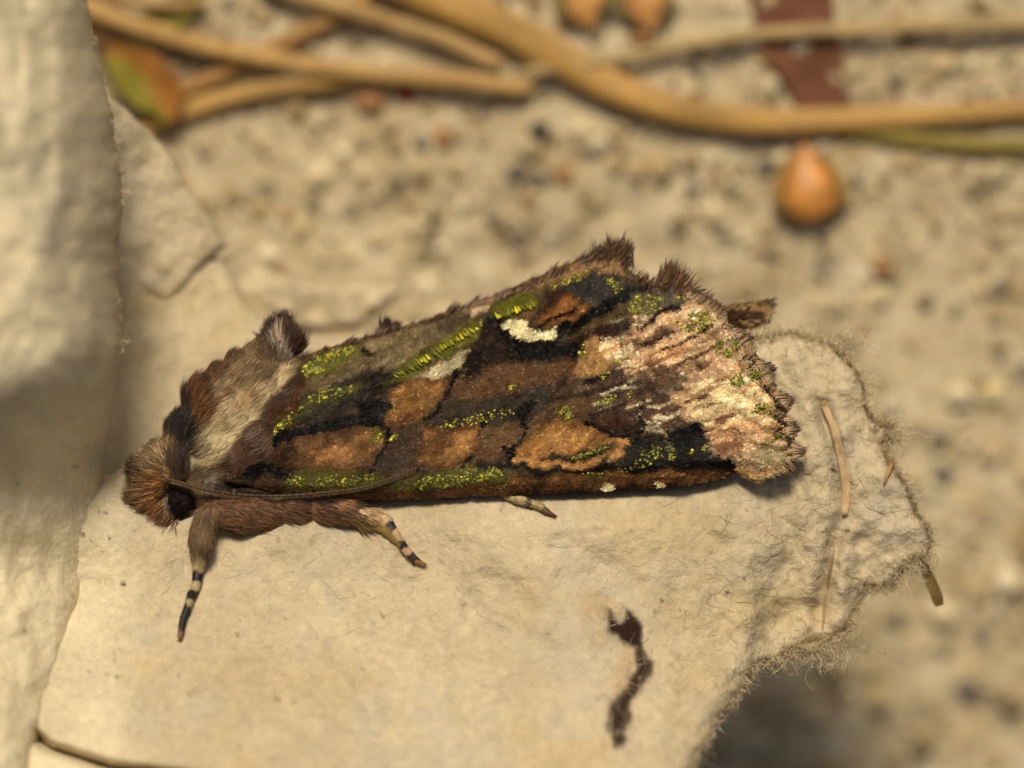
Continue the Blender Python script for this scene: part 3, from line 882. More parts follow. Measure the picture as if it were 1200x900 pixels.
# olive ground for the green ladders
wc.fill([(573, 366), (578, 352), (620, 346), (628, 358), (600, 374), (582, 376)], S(98, 92, 26), 4)
wc.fill([(450, 452), (470, 430), (500, 408), (545, 380), (562, 376), (556, 396), (520, 420), (480, 446)], S(100, 92, 28), 5)
wc.fill([(488, 444), (512, 430), (532, 416), (546, 414), (534, 434), (512, 446)], S(168, 146, 112), 4)
wc.fill([(348, 442), (352, 428), (372, 414), (414, 400), (424, 412), (398, 428), (386, 440), (358, 446)], S(92, 86, 28), 5)
wc.stroke([(312, 514), (340, 490), (365, 472), (415, 456)], 12, S(74, 70, 26), 5, 0.7)
wc.stroke([(425, 408), (432, 416)], 8, S(30, 22, 17), 3)
# black streak and claviform spot
wc.fill([(296, 552), (300, 532), (318, 514), (342, 504), (380, 496), (420, 486), (424, 473), (438, 471), (459, 474), (461, 481), (449, 490), (446, 506), (434, 504), (400, 507), (360, 514), (325, 528), (306, 552)], DK, 2.6)
wc.patch([(302, 534), (345, 514), (395, 505), (428, 500), (446, 508), (449, 526), (441, 548), (400, 554), (350, 552), (306, 550)], S(84, 50, 28), S(124, 83, 48), 12)
wc.fill([(358, 534), (385, 523), (415, 525), (405, 537), (372, 543)], S(176, 120, 70), 5, 0.8)
wc.fill([(426, 501), (446, 507), (448, 518), (432, 516)], S(116, 98, 28), 4, 0.8)
wc.fill([(302, 542), (330, 522), (352, 534), (340, 550), (312, 556)], S(46, 30, 20), 6, 0.85)
wc.fill([(328, 574), (332, 556), (352, 550), (440, 552), (452, 566), (400, 574)], S(76, 68, 25), 5)
wc.stroke([(290, 556), (316, 550), (330, 558)], 13, DK, 4)
wc.fill([(455, 505), (500, 508), (492, 540), (470, 552), (444, 552), (452, 530)], S(74, 52, 40), 4)
wc.fill([(450, 536), (480, 534), (470, 552), (444, 554)], S(50, 40, 34), 4, 0.8)
wc.stroke([(450, 492), (452, 512), (450, 532), (440, 551)], 6.5, DK, 1.8)
# orange patches
wc.patch([(446, 490), (461, 473), (450, 464), (470, 452), (495, 445), (525, 447), (523, 465), (507, 484), (478, 500), (452, 503)], S(112, 66, 32), S(156, 106, 56), 9, 1.6, S(98, 60, 32))
wc.stroke([(532, 438), (527, 460), (508, 484), (494, 496)], 5.5, DK, 1.8)
wc.patch([(494, 503), (530, 502), (550, 500), (563, 499), (565, 516), (552, 530), (541, 549), (520, 552), (500, 549), (484, 544)], S(98, 58, 30), S(148, 100, 56), 12, 2.2)
wc.fill([(500, 524), (528, 514), (522, 538), (500, 540)], S(112, 66, 36), 5, 0.8)
wc.stroke([(565, 498), (567, 518), (555, 534), (540, 550)], 5.5, DK, 1.8)
wc.fill([(569, 502), (603, 497), (603, 515), (590, 530), (574, 542), (558, 536)], S(96, 64, 42), 4)
wc.stroke([(620, 474), (607, 494), (606, 516), (593, 528), (597, 548)], 6.5, DK, 1.8)
wc.fill([(455, 578), (470, 564), (520, 554), (590, 544), (602, 552), (590, 566), (520, 574)], S(82, 76, 28), 5)
wc.stroke([(560, 545), (600, 548), (660, 552), (740, 548)], 9, S(40, 33, 24), 4)
# reniform
wc.fill([(612, 505), (625, 482), (650, 470), (690, 470), (702, 486), (660, 495)], S(88, 58, 37), 5)
wc.patch([(595, 527), (610, 512), (628, 500), (650, 492), (684, 494), (702, 506), (735, 511), (739, 522), (722, 538), (696, 547), (635, 549), (602, 543)], S(134, 86, 44), S(152, 101, 53), 7)
wc.fill([(640, 512), (672, 503), (690, 512), (655, 522)], S(186, 132, 74), 6, 0.7)
wc.stroke([(602, 539), (635, 545), (694, 542), (720, 533), (734, 521), (730, 515)], 6, S(184, 128, 72), 2.5, 0.85)
wc.fill([(626, 538), (645, 530), (665, 533), (716, 519), (723, 523), (690, 538), (660, 541)], S(52, 40, 22), 2.2)
wc.stroke([(596, 545), (640, 554), (700, 551), (738, 534)], 4, S(28, 20, 14), 2)
wc.patch([(690, 485), (710, 476), (735, 471), (753, 494), (750, 503), (722, 506), (697, 498)], S(46, 29, 20), S(76, 48, 33), 8)
wc.stroke([(690, 496), (712, 508), (735, 509), (752, 507), (758, 494), (748, 478)], 5.5, DK, 1.8)
wc.stroke([(684, 448), (712, 440)], 7, S(22, 15, 11), 2.2)
wc.stroke([(640, 470), (690, 462), (740, 448)], 5, S(40, 30, 22), 3, 0.8)
wc.fill([(738, 512), (778, 508), (782, 530), (770, 550), (730, 552), (724, 540)], S(38, 34, 23), 4)
wc.fill([(778, 500), (817, 494), (836, 522), (830, 542), (782, 547)], S(34, 30, 26), 4)
wc.stroke([(778, 506), (784, 524)], 5, S(120, 100, 70), 2.5)
wc.stroke([(784, 504), (776, 540)], 3.5, DK, 1.5, 0.8)
wc.fill([(836, 520), (866, 514), (866, 534), (842, 540)], S(104, 62, 38), 5, 0.9)
# costal strip
wc.fill([(240, 590), (256, 568), (330, 575), (440, 577), (595, 566), (700, 556), (780, 549), (850, 548), (872, 560), (800, 580), (600, 592), (420, 600)], S(92, 58, 34), 4)
wc.stroke([(600, 564), (660, 559), (720, 556), (800, 553)], 7, S(140, 92, 50), 3, 0.8)
wc.stroke([(600, 580), (700, 575), (800, 569)], 8, S(52, 29, 19), 3)
wc.stroke([(740, 550), (810, 543), (850, 544), (874, 558)], 13, S(24, 16, 12), 3.5)  # shadow and dark underside at the costa's outer end, painted in
for x, y in [(710, 571), (771, 569), (824, 565)]:
    wc.oval(x, y, 6, 5, S(220, 190, 140), 1.6)
# margin
wc.fill([(872, 530), (900, 520), (924, 525), (922, 542), (890, 546)], S(134, 118, 84), 6, 0.8)
wc.stroke([(868, 552), (888, 560), (908, 553)], 9, S(206, 158, 98), 3)
wc.stroke([(842, 372), (866, 402), (876, 424), (894, 442), (898, 460), (913, 474), (912, 492), (920, 508), (922, 524)], 4, S(52, 33, 20), 1.6)
for x, y in [(858, 382), (888, 418), (905, 452), (918, 486), (924, 515)]:
    wc.oval(x - 4, y, 8, 6, S(60, 42, 28), 3, 0.7)
GREENS = [  # outline, number of scale clusters
    ([(350, 436), (372, 417), (412, 402), (420, 412), (395, 425), (387, 437), (357, 442)], 74, 2.5),
    ([(360, 470), (372, 458), (415, 448), (412, 460), (375, 475)], 30, 2.5),
    ([(312, 514), (325, 500), (345, 482), (358, 474), (354, 484), (330, 506)], 26, 2.2),
    ([(645, 335), (668, 324), (695, 316), (697, 323), (668, 334), (650, 341)], 30, 2.0),
    ([(706, 318), (715, 322), (729, 340), (722, 344), (708, 330)], 18, 2.0),
    ([(735, 362), (745, 348), (760, 346), (783, 352), (783, 362), (760, 368), (740, 368)], 60, 2.0),
    ([(790, 380), (805, 367), (830, 367), (833, 380), (820, 390), (798, 387)], 56, 2.0),
    ([(832, 405), (850, 397), (866, 399), (868, 416), (850, 421), (838, 415)], 50, 1.9),
    ([(852, 445), (870, 433), (890, 433), (893, 442), (865, 453)], 46, 1.9),
    ([(875, 482), (892, 473), (912, 473), (912, 483), (885, 487)], 36, 1.8),
    ([(882, 518), (900, 510), (918, 506), (918, 512), (898, 520)], 24, 1.8),
    ([(335, 570), (340, 558), (360, 560), (440, 556), (444, 565), (400, 570)], 60, 2.0),
    ([(470, 572), (500, 560), (545, 552), (590, 546), (592, 556), (545, 568), (490, 574)], 95, 2.3),
    ([(510, 496), (545, 490), (600, 478), (604, 486), (560, 498), (515, 502)], 34, 1.9),
    ([(655, 488), (660, 478), (670, 478), (672, 490), (660, 494)], 20, 2.2),
    ([(702, 442), (712, 434), (716, 440), (708, 446)], 8, 2.0), ([(698, 474), (716, 464), (724, 466), (704, 478)], 14, 1.9),
    ([(676, 414), (685, 405), (690, 409), (680, 420)], 8, 2.0), ([(592, 458), (598, 453), (606, 452), (600, 458)], 6, 2.3),
    ([(455, 515), (462, 508), (467, 512), (458, 518)], 6, 2.3), ([(734, 462), (740, 457), (744, 462), (738, 466)], 5, 2.0),
    ([(738, 545), (760, 524), (776, 520), (776, 540), (752, 548)], 24, 1.8), ([(782, 540), (786, 525), (792, 530), (790, 540)], 10, 2.0),
    ([(808, 532), (818, 522), (832, 524), (826, 532)], 12, 1.8), ([(664, 537), (690, 530), (714, 521), (712, 526), (680, 538)], 26, 1.7),
    ([(560, 572), (600, 566), (600, 572), (570, 575)], 8, 1.7), ([(655, 556), (720, 550), (760, 546), (720, 556)], 14, 1.6),
    ([(555, 386), (562, 378), (566, 384), (558, 392)], 6, 2.0), ([(720, 425), (735, 418), (740, 422), (726, 430)], 6, 1.8),
    ([(440, 505), (448, 510), (446, 520), (438, 518)], 8, 1.8), ([(770, 352), (800, 345), (806, 352), (780, 358)], 8, 1.8),
]
# pigment grain
gr = fbm(wc.X, wc.Y, 5, 801, 3); br = fbm(wc.X, wc.Y, 26, 811, 3)
aa = wing_dir(wc.X, wc.Y)
al = wc.X * np.cos(aa) + wc.Y * np.sin(aa); ac = -wc.X * np.sin(aa) + wc.Y * np.cos(aa)
stk = 0.6 * fbm(al * 0.25, ac, 6, 821, 3) + 0.6 * fbm(al * 0.22, ac, 2.6, 827, 2)
lum = wc.c.mean(-1)
pres = sstep(0.012, 0.05, lum)                                           # black stays black
m1 = (pres * (0.50 * sstep(0.05, 0.6, fbm(al * 0.5, ac, 14, 831, 4)) * sstep(880, 720, wc.X)))[..., None]
wc.c = wc.c * (1 - m1) + S(50, 34, 22) * m1
m2 = (pres * 0.28 * sstep(0.15, 0.7, fbm(wc.X, wc.Y, 30, 841, 3)))[..., None]
wc.c = wc.c * (1 - m2) + S(104, 88, 48) * m2
wc.c *= np.clip(1 + 0.20 * gr + 0.24 * br + 0.62 * stk, 0.2, 2.2)[..., None] * 1.08 * np.array([0.95, 1.02, 0.96])

sat = (wc.c[..., 0] - wc.c[..., 2]) / (wc.c[..., 0] + 1e-6)
or_ = sstep(0.62, 0.85, sat) * sstep(0.06, 0.16, wc.c[..., 0]) * sstep(800, 740, wc.X)
wc.c *= (1 - 0.24 * or_)[..., None]
wc.c *= np.clip((wc.c.mean(-1) / 0.085) ** 0.32, 0.45, 1.14)[..., None]                  # stronger contrast of dark and pale scales

moth = empty('moth', (0.0, -0.25, -0.1), 'brown moth with green flecked roof shaped wings resting on the pulp carton', 'moth')


def wing_mesh(name, poly, zf, th, step, cmap):
    poly = np.array(poly, float)
    xs = np.arange(poly[:, 0].min() - step, poly[:, 0].max() + 2 * step, step)
    ys = np.arange(poly[:, 1].min() - step, poly[:, 1].max() + 2 * step, step)
    gx, gy = np.meshgrid(xs, ys)
    d, ins, nx, ny = poly_dist(gx, gy, poly)
    gx = np.where(ins, gx, nx); gy = np.where(ins, gy, ny)
    c = ins[:-1, :-1] | ins[1:, :-1] | ins[1:, 1:] | ins[:-1, 1:]
    idx = np.arange(gx.size).reshape(gx.shape)
    F = np.stack([idx[:-1, :-1], idx[1:, :-1], idx[1:, 1:], idx[:-1, 1:]], -1)[c]
    use = np.zeros(gx.size, bool); use[F.ravel()] = True
    re = np.cumsum(use) - 1; F = re[F]
    px = gx.ravel()[use]; py = gy.ravel()[use]; z = zf(px, py)
    n = len(px)
    e = np.concatenate([F[:, [0, 1]], F[:, [1, 2]], F[:, [2, 3]], F[:, [3, 0]]])
    key = e[:, 0].astype(np.int64) * n + e[:, 1]; rev = e[:, 1].astype(np.int64) * n + e[:, 0]
    be = e[~np.isin(key, rev)]
    cc = cmap(px, py) * 0.6
    ob = mesh_obj(name, np.concatenate([W(px, py, z), W(px, py, z - th)]), [F, F[:, ::-1] + n, np.stack([be[:, 0], be[:, 0] + n, be[:, 1] + n, be[:, 1]], -1)], M_skin, None, np.concatenate([cc, cc]))
    return under(ob, moth)


forewing = wing_mesh('forewing', WPOLY, wing_z, 0.006, 4.0, wc.at)


def frame_on(zf, px, py, ang):
    """point, tangent along heading ang, side vector and normal on the surface z = zf"""
    e = 1.5
    P = W(px, py, zf(px, py))
    T = W(px + e * np.cos(ang), py + e * np.sin(ang), zf(px + e * np.cos(ang), py + e * np.sin(ang))) - P
    U = W(px - e * np.sin(ang), py + e * np.cos(ang), zf(px - e * np.sin(ang), py + e * np.cos(ang))) - P
    T /= np.linalg.norm(T, axis=1, keepdims=True); U /= np.linalg.norm(U, axis=1, keepdims=True)
    Nn = np.cross(U, T); Nn /= np.linalg.norm(Nn, axis=1, keepdims=True)
    Nn *= np.sign(Nn[:, 2:3] + 1e-9)
    U = np.cross(Nn, T)
    return P, T, U, Nn


def scales(name, px, py, zf, ang, wid, length, lift, col, mat, parent, h0=0.002):
    """overlapping wing scales: each a small spoon with a notched tip, sizes in pixels"""
    P, T, U, Nn = frame_on(zf, px, py, ang)
    w = (wid * PX / 2)[:, None]; L = (length * PX)[:, None]; up = (lift * length * PX)[:, None]
    roll = rng.normal(0, 0.16, (len(px), 1))
    U = U + Nn * roll
    P = P + Nn * h0
    v = [P - 0.5 * L * T - 0.30 * w * U, P - 0.5 * L * T + 0.30 * w * U,
         P + 0.1 * L * T - w * U + 0.45 * up * Nn, P + 0.1 * L * T + w * U + 0.45 * up * Nn,
         P + 0.5 * L * T - 0.75 * w * U + up * Nn, P + 0.42 * L * T + 1.15 * up * Nn, P + 0.5 * L * T + 0.75 * w * U + up * Nn]
    V = np.stack(v, 1)
    b = np.arange(len(px))[:, None] * 7
    f3 = np.concatenate([b + np.array([[0, 1, 3]]), b + np.array([[0, 3, 2]]), b + np.array([[2, 3, 5]]), b + np.array([[2, 5, 4]]), b + np.array([[3, 6, 5]])])
    C = np.repeat(col[:, None, :], 7, 1)
    C = C * np.array([0.9, 0.9, 1, 1, 1.06, 1.06, 1.06])[None, :, None]
    o = mesh_obj(name, V.reshape(-1, 3), [f3], mat, None, C.reshape(-1, 3), smooth=False)
    o['kind'] = 'stuff'
    if parent is not None:
        o.parent = parent
    return o


xs, ys = np.meshgrid(np.arange(255, 940, 1.65), np.arange(285, 595, 1.7))
xs = xs + rng.uniform(-1, 1, xs.shape); ys = ys + rng.uniform(-1, 1, ys.shape)
_, ins, _, _ = poly_dist(xs, ys, WPOLY)
xs, ys = xs[ins], ys[ins]
n = len(xs)
col = wc.at(xs, ys) * np.exp(rng.normal(0, 0.17, (n, 1)))
glint = rng.uniform(0, 1, n) < 0.05
col[glint] = col[glint] * 1.7 + 0.02  # glints painted on by lightening the colour of scattered scales
ws = scales('wing_scales', xs, ys, wing_z, wing_dir(xs, ys) + rng.normal(0, 0.20, n), rng.uniform(2.3, 3.7, n), rng.uniform(5.0, 8.5, n), rng.normal(0.11, 0.05, n).clip(0.02, 0.5), col, M_scale, forewing)

# green scales: domed, in loose clusters, and two ladders of long bars
gxs, gys, gr_ = [], [], []
for poly, cnt, r in GREENS:
    p = np.array(poly, float); k = 0; cnt = int(cnt * 2.3)
    while k < cnt:
        x = rng.uniform(p[:, 0].min(), p[:, 0].max(), 60); y = rng.uniform(p[:, 1].min(), p[:, 1].max(), 60)
        _, i2, _, _ = poly_dist(x, y, poly)
        i2 &= fbm(x, y, 9, 909, 2) > -0.25
        for a, b in zip(x[i2], y[i2]):
            if k < cnt:
                gxs.append(a); gys.append(b); gr_.append(r * rng.uniform(0.4, 0.95)); k += 1
gxs, gys, gr_ = np.array(gxs), np.array(gys), np.array(gr_)
n = len(gxs)
gpal = np.array([S(190, 178, 40), S(150, 150, 38), S(206, 184, 52), S(116, 110, 30), S(156, 154, 62)])
gcol = gpal[rng.choice(5, n, p=[.2, .3, .1, .3, .1])] * np.exp(rng.normal(-0.62, 0.5, (n, 1)))
dull = (gys > 550) & (gxs < 620)
gcol[dull] *= 0.75
P, T, U, Nn = frame_on(wing_z, gxs, gys, wing_dir(gxs, gys))
Nn = Nn + 0.35 * rng.normal(size=Nn.shape); Nn /= np.linalg.norm(Nn, axis=1, keepdims=True)
nl, ns = 4, 7
th = np.linspace(0, 1.45, nl); ph = np.linspace(0, 2 * np.pi, ns, endpoint=False)
TT, PP = np.meshgrid(th, ph, indexing='ij')
loc = np.stack([np.sin(TT) * np.cos(PP), np.sin(TT) * np.sin(PP), 0.5 * np.cos(TT) - 0.1], -1).reshape(1, -1, 3)
R = (gr_ * PX)[:, None, None]
V = (P + 0.006 * Nn)[:, None] + R * (loc[..., 0:1] * T[:, None] * 1.15 + loc[..., 1:2] * U[:, None] + loc[..., 2:3] * Nn[:, None])
idx = np.arange(n * nl * ns).reshape(n, nl, ns); nx = np.roll(idx, -1, 2)
F = np.stack([idx[:, :-1], idx[:, 1:], nx[:, 1:], nx[:, :-1]], -1).reshape(-1, 4)
o = mesh_obj('green_scales', V.reshape(-1, 3), [F], M_green, forewing, np.repeat(gcol[:, None], nl * ns, 1).reshape(-1, 3))
o['kind'] = 'stuff'
lx, ly, la, lw, ll = [], [], [], [], []
for a, b, m, L in [((464, 443), (557, 388), 25, 13), ((583, 373), (626, 359), 14, 11)]:
    for t in np.linspace(0, 1, m):
        lx.append(a[0] + (b[0] - a[0]) * t); ly.append(a[1] + (b[1] - a[1]) * t + rng.normal(0, 0.8))
        la.append(math.atan2(b[1] - a[1], b[0] - a[0]) + 1.45 + rng.normal(0, 0.16)); lw.append(rng.uniform(2.2, 3.6)); ll.append(L * rng.uniform(0.55, 1.15))
lx, ly, la, lw, ll = map(np.array, (lx, ly, la, lw, ll)); n = len(lx)
lc = gpal[rng.choice([0, 1, 2, 3, 4], n)] * np.exp(rng.normal(-0.25, 0.35, (n, 1)))
scales('ladder_scales', lx, ly, wing_z, la, lw, ll, rng.uniform(0.10, 0.3, n), lc, M_green, forewing, 0.010)


# fringes ---------------------------------------------------------------
def hairs(name, P0, Dv, length, rad, col, bend, parent, K=4, tip=0.75, mat=M_fur, tipcol=None):
    """tapering hairs from P0 along Dv (cm), bending towards `bend`"""
    t = np.linspace(0, 1, K)
    P = P0[:, None] + length[:, None, None] * (t[None, :, None] * Dv[:, None] + (t[None, :, None] ** 2) * bend[:, None])
    R = rad[:, None] * (1 - 0.85 * t[None] ** 1.5)
    c = col[:, None, :] * (0.9 + (tip - 0.9) * t[None, :, None])
    if tipcol is not None:
        f = sstep(0.5, 0.95, t)[None, :, None]
        c = c * (1 - f) + tipcol[:, None] * f
    V, F, C = tubes(P, R, c)
    o = mesh_obj(name, V, F, mat, None, C)
    o['kind'] = 'stuff'
    return under(o, moth) if parent is moth else parent_keep(o, parent)


def parent_keep(o, parent):
    # forewing carries moth's inverse already: its world matrix is the identity
    o.parent = parent
    return o


def along(pts, n):
    p = np.array(pts, float); L = np.concatenate([[0], np.cumsum(np.hypot(*np.diff(p, axis=0).T))])
    t = rng.uniform(0, L[-1], n)
    return np.interp(t, L, p[:, 0]), np.interp(t, L, p[:, 1])


def dirpx(ax, ay, z):
    v = np.stack([ax, -ay, z], -1)
    return v / np.linalg.norm(v, axis=1, keepdims=True)


# dorsal margin
n = 2300
x, y = along([(345, 424), (400, 405), (450, 392), (500, 377), (560, 355), (640, 323), (690, 301), (716, 296)], n)
y = y + rng.uniform(-1, 9, n) * np.interp(x, [345, 520, 640], [0.4, 0.5, 1.2])
L = rng.uniform(7, 15, n) * np.interp(x, [345, 420, 600, 716], [0.8, 0.8, 1.0, 1.3])
bc = np.array([S(96, 68, 46), S(128, 94, 64), S(62, 44, 30), S(172, 138, 102)])[rng.choice(4, n, p=[.3, .3, .15, .25])]
light = (x > 540) & (x < 590)
bc[light] = S(186, 150, 116) * rng.uniform(0.7, 1.1, (light.sum(), 1))
cl_ = fbm(x, y * 0.3, 9, 951, 2)
hairs('margin_hairs', W(x, y, wing_z(x, y)), dirpx(0.78 + 0.5 * cl_ + rng.normal(0, .08, n), -0.62 + 0.3 * cl_ + rng.normal(0, .10, n), rng.normal(0, .2, n)), L * 1.2 * (1 + 0.6 * fbm(x, y * 0, 13, 957, 2)) * PX, rng.uniform(0.6, 1.2, n) * PX, bc, rng.normal(0, 0.1, (n, 3)), forewing)
# tufts on the inner margin
n = 1500
k = rng.choice(5, n, p=[.34, .12, .26, .14, .14])
cx = np.array([718, 748, 784, 810, 452])[k]; cy = np.array([306, 334, 334, 350, 389])[k]
sx_ = np.array([17, 20, 14, 16, 9])[k]
ox = rng.normal(0, 0.55, n); x = cx + ox * sx_; y = cy + rng.normal(0, 5, n) + np.abs(ox) * 6
L = np.array([25, 13, 23, 14, 14])[k] * rng.uniform(0.6, 1.15, n)
ang = np.array([-1.35, -0.75, -1.2, -0.55, -1.15])[k] + ox * 0.10 + 0.55 * fbm(x, y * 0.2, 7, 961, 2) + rng.normal(0, .08, n)
tc_ = np.array([S(150, 106, 70), S(88, 60, 40), S(124, 92, 60), S(104, 74, 48)])[rng.choice(4, n)]
tc_[k == 4] = S(54, 38, 27)
hairs('crest_hairs', W(x, y, wing_z(np.minimum(x, 800), y) - 0.01), dirpx(np.cos(ang), np.sin(ang), rng.normal(0.05, .2, n)), L * PX, rng.uniform(0.7, 1.5, n) * PX, tc_, rng.normal(0, 0.08, (n, 3)), forewing)
# outer margin fringe
n = 2400
x, y = along([(800, 345), (830, 362), (866, 398), (890, 428), (902, 450), (918, 474), (921, 500), (930, 520), (926, 541), (905, 556), (888, 562)], n)
inn = rng.uniform(0, 5, n)
dirA = np.interp(y, [345, 400, 470, 520, 545, 562], [-0.75, -0.45, -0.15, 0.05, 0.35, 0.7])
x = x - inn
ph_ = np.interp(y, [345, 382, 418, 452, 486, 515, 540, 562], np.arange(8))    # one scallop between each two veins
sc_ = np.abs(np.sin(np.pi * ph_))
L = (rng.uniform(6, 11, n) + 9 * sc_) * np.interp(y, [345, 540, 562], [0.9, 1, 0.4])
fc = S(206, 174, 128) * rng.uniform(0.6, 1.15, (n, 1))
dark = rng.uniform(0, 1, n) < 0.2
fc[dark] = S(120, 86, 56)
tipc = np.where((sc_ + rng.normal(0, 0.2, n) > 0.55)[:, None], S(104, 74, 48), S(190, 158, 116)) * rng.uniform(0.7, 1.2, (n, 1))
a_ = dirA + (0.5 - ph_ % 1.0) * 1.15 + rng.normal(0, .12, n)
hairs('outer_fringe', W(x, y, wing_z(x, y)), dirpx(np.cos(a_), np.sin(a_), rng.normal(-0.02, .15, n)), L * PX, rng.uniform(0.7, 1.4, n) * PX, fc, rng.normal(0, 0.05, (n, 3)), forewing, tip=0.9, tipcol=tipc)

# far wing: slopes down on the other side of the back, only its tip shows
far_top = [(350, 424), (400, 408), (450, 396), (500, 381), (560, 359), (640, 327), (690, 306), (740, 326), (800, 343), (846, 360), (874, 356), (903, 352), (899, 366), (897, 378), (872, 386), (840, 398), (760, 420), (600, 450), (420, 470)]


def far_z(px, py):
    yt = np.interp(px, [350, 500, 640, 700, 800, 903], [424, 381, 327, 306, 343, 352])
    return np.interp(px, [350, 600, 760, 860, 905], [-0.12, -0.16, -0.14, -0.10, -0.14]) - 0.006 - 0.0026 * np.clip(py - yt, 0, 300) * sstep(860, 760, px) - 0.0006 * np.clip(py - yt, 0, 60) + 0.006 * fbm(px, py, 22, 633, 2)


far = wing_mesh('forewing', far_top, far_z, 0.006, 4.0, lambda x, y: np.tile(S(104, 76, 46), (len(x), 1)) * (1 + 0.3 * fbm(x, y, 14, 3, 3))[:, None])
far['label'] = 'far wing, only its dark tip showing'
xs = rng.uniform(790, 905, 1500); ys = rng.uniform(335, 400, 1500)
_, ins, _, _ = poly_dist(xs, ys, far_top)
xs, ys = xs[ins], ys[ins]; n = len(xs)
fcol_ = np.where((fbm(xs * 0.4, ys, 9, 4, 2) > 0.0)[:, None], S(150, 118, 72), S(74, 50, 32)) * np.exp(rng.normal(0, 0.2, (n, 1)))
scales('wing_scales', xs, ys, far_z, -0.15 + rng.normal(0, 0.25, n), rng.uniform(3, 4.5, n), rng.uniform(7, 12, n), rng.uniform(0.1, 0.3, n), fcol_, M_scale, far)
n = 160
x, y = along([(846, 360), (874, 357), (903, 352), (900, 366), (897, 378), (872, 386)], n)
a_ = np.interp(y, [350, 386], [-0.25, 0.1]) + rng.normal(0, .2, n)
hairs('outer_fringe', W(x, y, far_z(x, y)), dirpx(np.cos(a_), np.sin(a_), rng.normal(0, .1, n)), rng.uniform(5, 12, n) * PX, rng.uniform(0.7, 1.2, n) * PX,
      np.where(rng.uniform(0, 1, (n, 1)) < 0.6, S(84, 58, 34), S(150, 116, 70)), rng.normal(0, 0.06, (n, 3)), far)


# ------------------------------------------------------------------ moth: body in one continuous mesh
def sz(x, y): return float(shelf_z(np.array(float(x)), np.array(float(y))))


balls = [  # px, py, z, radius px
    (184, 556, 0.00, 30), (196, 545, -0.01, 30), (178, 578, 0.01, 24), (196, 596, 0.01, 22),
    (232, 514, -0.05, 40), (262, 490, -0.07, 52), (300, 470, -0.09, 56), (330, 470, -0.11, 55), (262, 540, -0.05, 48), (300, 530, -0.07, 60),
    (314, 420, -0.08, 28), (322, 400, -0.08, 17), (338, 402, -0.08, 17), (331, 392, -0.08, 15), (246, 472, -0.06, 34), (266, 457, -0.07, 35), (286, 443, -0.08, 34), (302, 433, -0.08, 31), (250, 575, -0.01, 34), (300, 590, 0.0, 34), (345, 592, 0.0, 32), (395, 586, -0.01, 24),
]
chains = [
    [(300, 500, -0.12, 58), (420, 505, -0.16, 58), (560, 505, -0.16, 52), (700, 505, -0.14, 42), (810, 500, -0.11, 26), (860, 500, -0.09, 14)],
    [(310, 600, 0.02, 26), (280, 606, 0.055, 20), (250, 603, 0.085, 15), (240, 608, 0.10, 14), (236, 635, 0.105, 15), (234, 655, sz(234, 655) + 0.028, 11), (232, 668, sz(232, 668) + 0.02, 7),
     (230, 686, sz(230, 686) + 0.015, 6.5), (222, 706, sz(222, 706) + 0.013, 6), (214, 728, sz(214, 728) + 0.011, 5.2), (211, 748, sz(211, 748) + 0.008, 4.2)],
    [(380, 594, 0.02, 22), (412, 600, 0.05, 14), (436, 605, sz(436, 605) + 0.035, 8.0), (452, 609, sz(452, 609) + 0.024, 7.6), (463, 626, sz(463, 626) + 0.016, 6.6), (474, 643, sz(474, 643) + 0.014, 6.0),
     (486, 656, sz(486, 656) + 0.012, 5.4), (497, 662, sz(497, 662) + 0.008, 3.6)],
    [(400, 598, 0.0, 14), (424, 616, sz(424, 616) + 0.012, 6.0), (448, 620, sz(448, 620) + 0.010, 5.0), (462, 634, sz(462, 634) + 0.006, 4.0)],
    [(560, 560, -0.02, 14), (600, 582, sz(600, 582) + 0.022, 7.0), (616, 588, sz(616, 588) + 0.016, 6.4), (632, 593, sz(632, 593) + 0.013, 5.4), (641, 600, sz(641, 600) + 0.010, 4.6), (650, 605, sz(650, 605) + 0.006, 3.0)],
]
allb = [np.array(b, float) for b in balls]
for ch in chains:
    ch = np.array(ch, float)
    for a, b in zip(ch[:-1], ch[1:]):
        d = np.hypot(*(b[:2] - a[:2])) + abs(b[2] - a[2]) / PX
        m = max(2, int(d / (0.35 * min(a[3], b[3]))))
        for t in np.linspace(0, 1, m):
            allb.append(a + (b - a) * t)
allb = np.array(allb)
bm = bmesh.new()
tmp = bmesh.new(); bmesh.ops.create_icosphere(tmp, subdivisions=2, radius=1.0)
tv = np.array([v.co[:] for v in tmp.verts]); tf = np.array([[v.index for v in f.verts] for f in tmp.faces]); tmp.free(); bm.free()
C0 = W(allb[:, 0], allb[:, 1], allb[:, 2])
V = (C0[:, None] + tv[None] * (allb[:, 3] * PX)[:, None, None]).reshape(-1, 3)
F = (np.arange(len(allb))[:, None, None] * len(tv) + tf[None]).reshape(-1, 3)
raw = mesh_obj('raw_body', V, [F], M_skin)
md = raw.modifiers.new('union', 'REMESH'); md.mode = 'VOXEL'; md.voxel_size = 0.0065
ms = raw.modifiers.new('soften', 'SMOOTH'); ms.iterations = 4; ms.factor = 0.5
dg = bpy.context.evaluated_depsgraph_get()
bme = bpy.data.meshes.new_from_object(raw.evaluated_get(dg))
bpy.data.objects.remove(raw)
bme.name = 'body'
bv = np.zeros(len(bme.vertices) * 3, np.float32); bme.vertices.foreach_get('co', bv); bv = bv.reshape(-1, 3).astype(float)

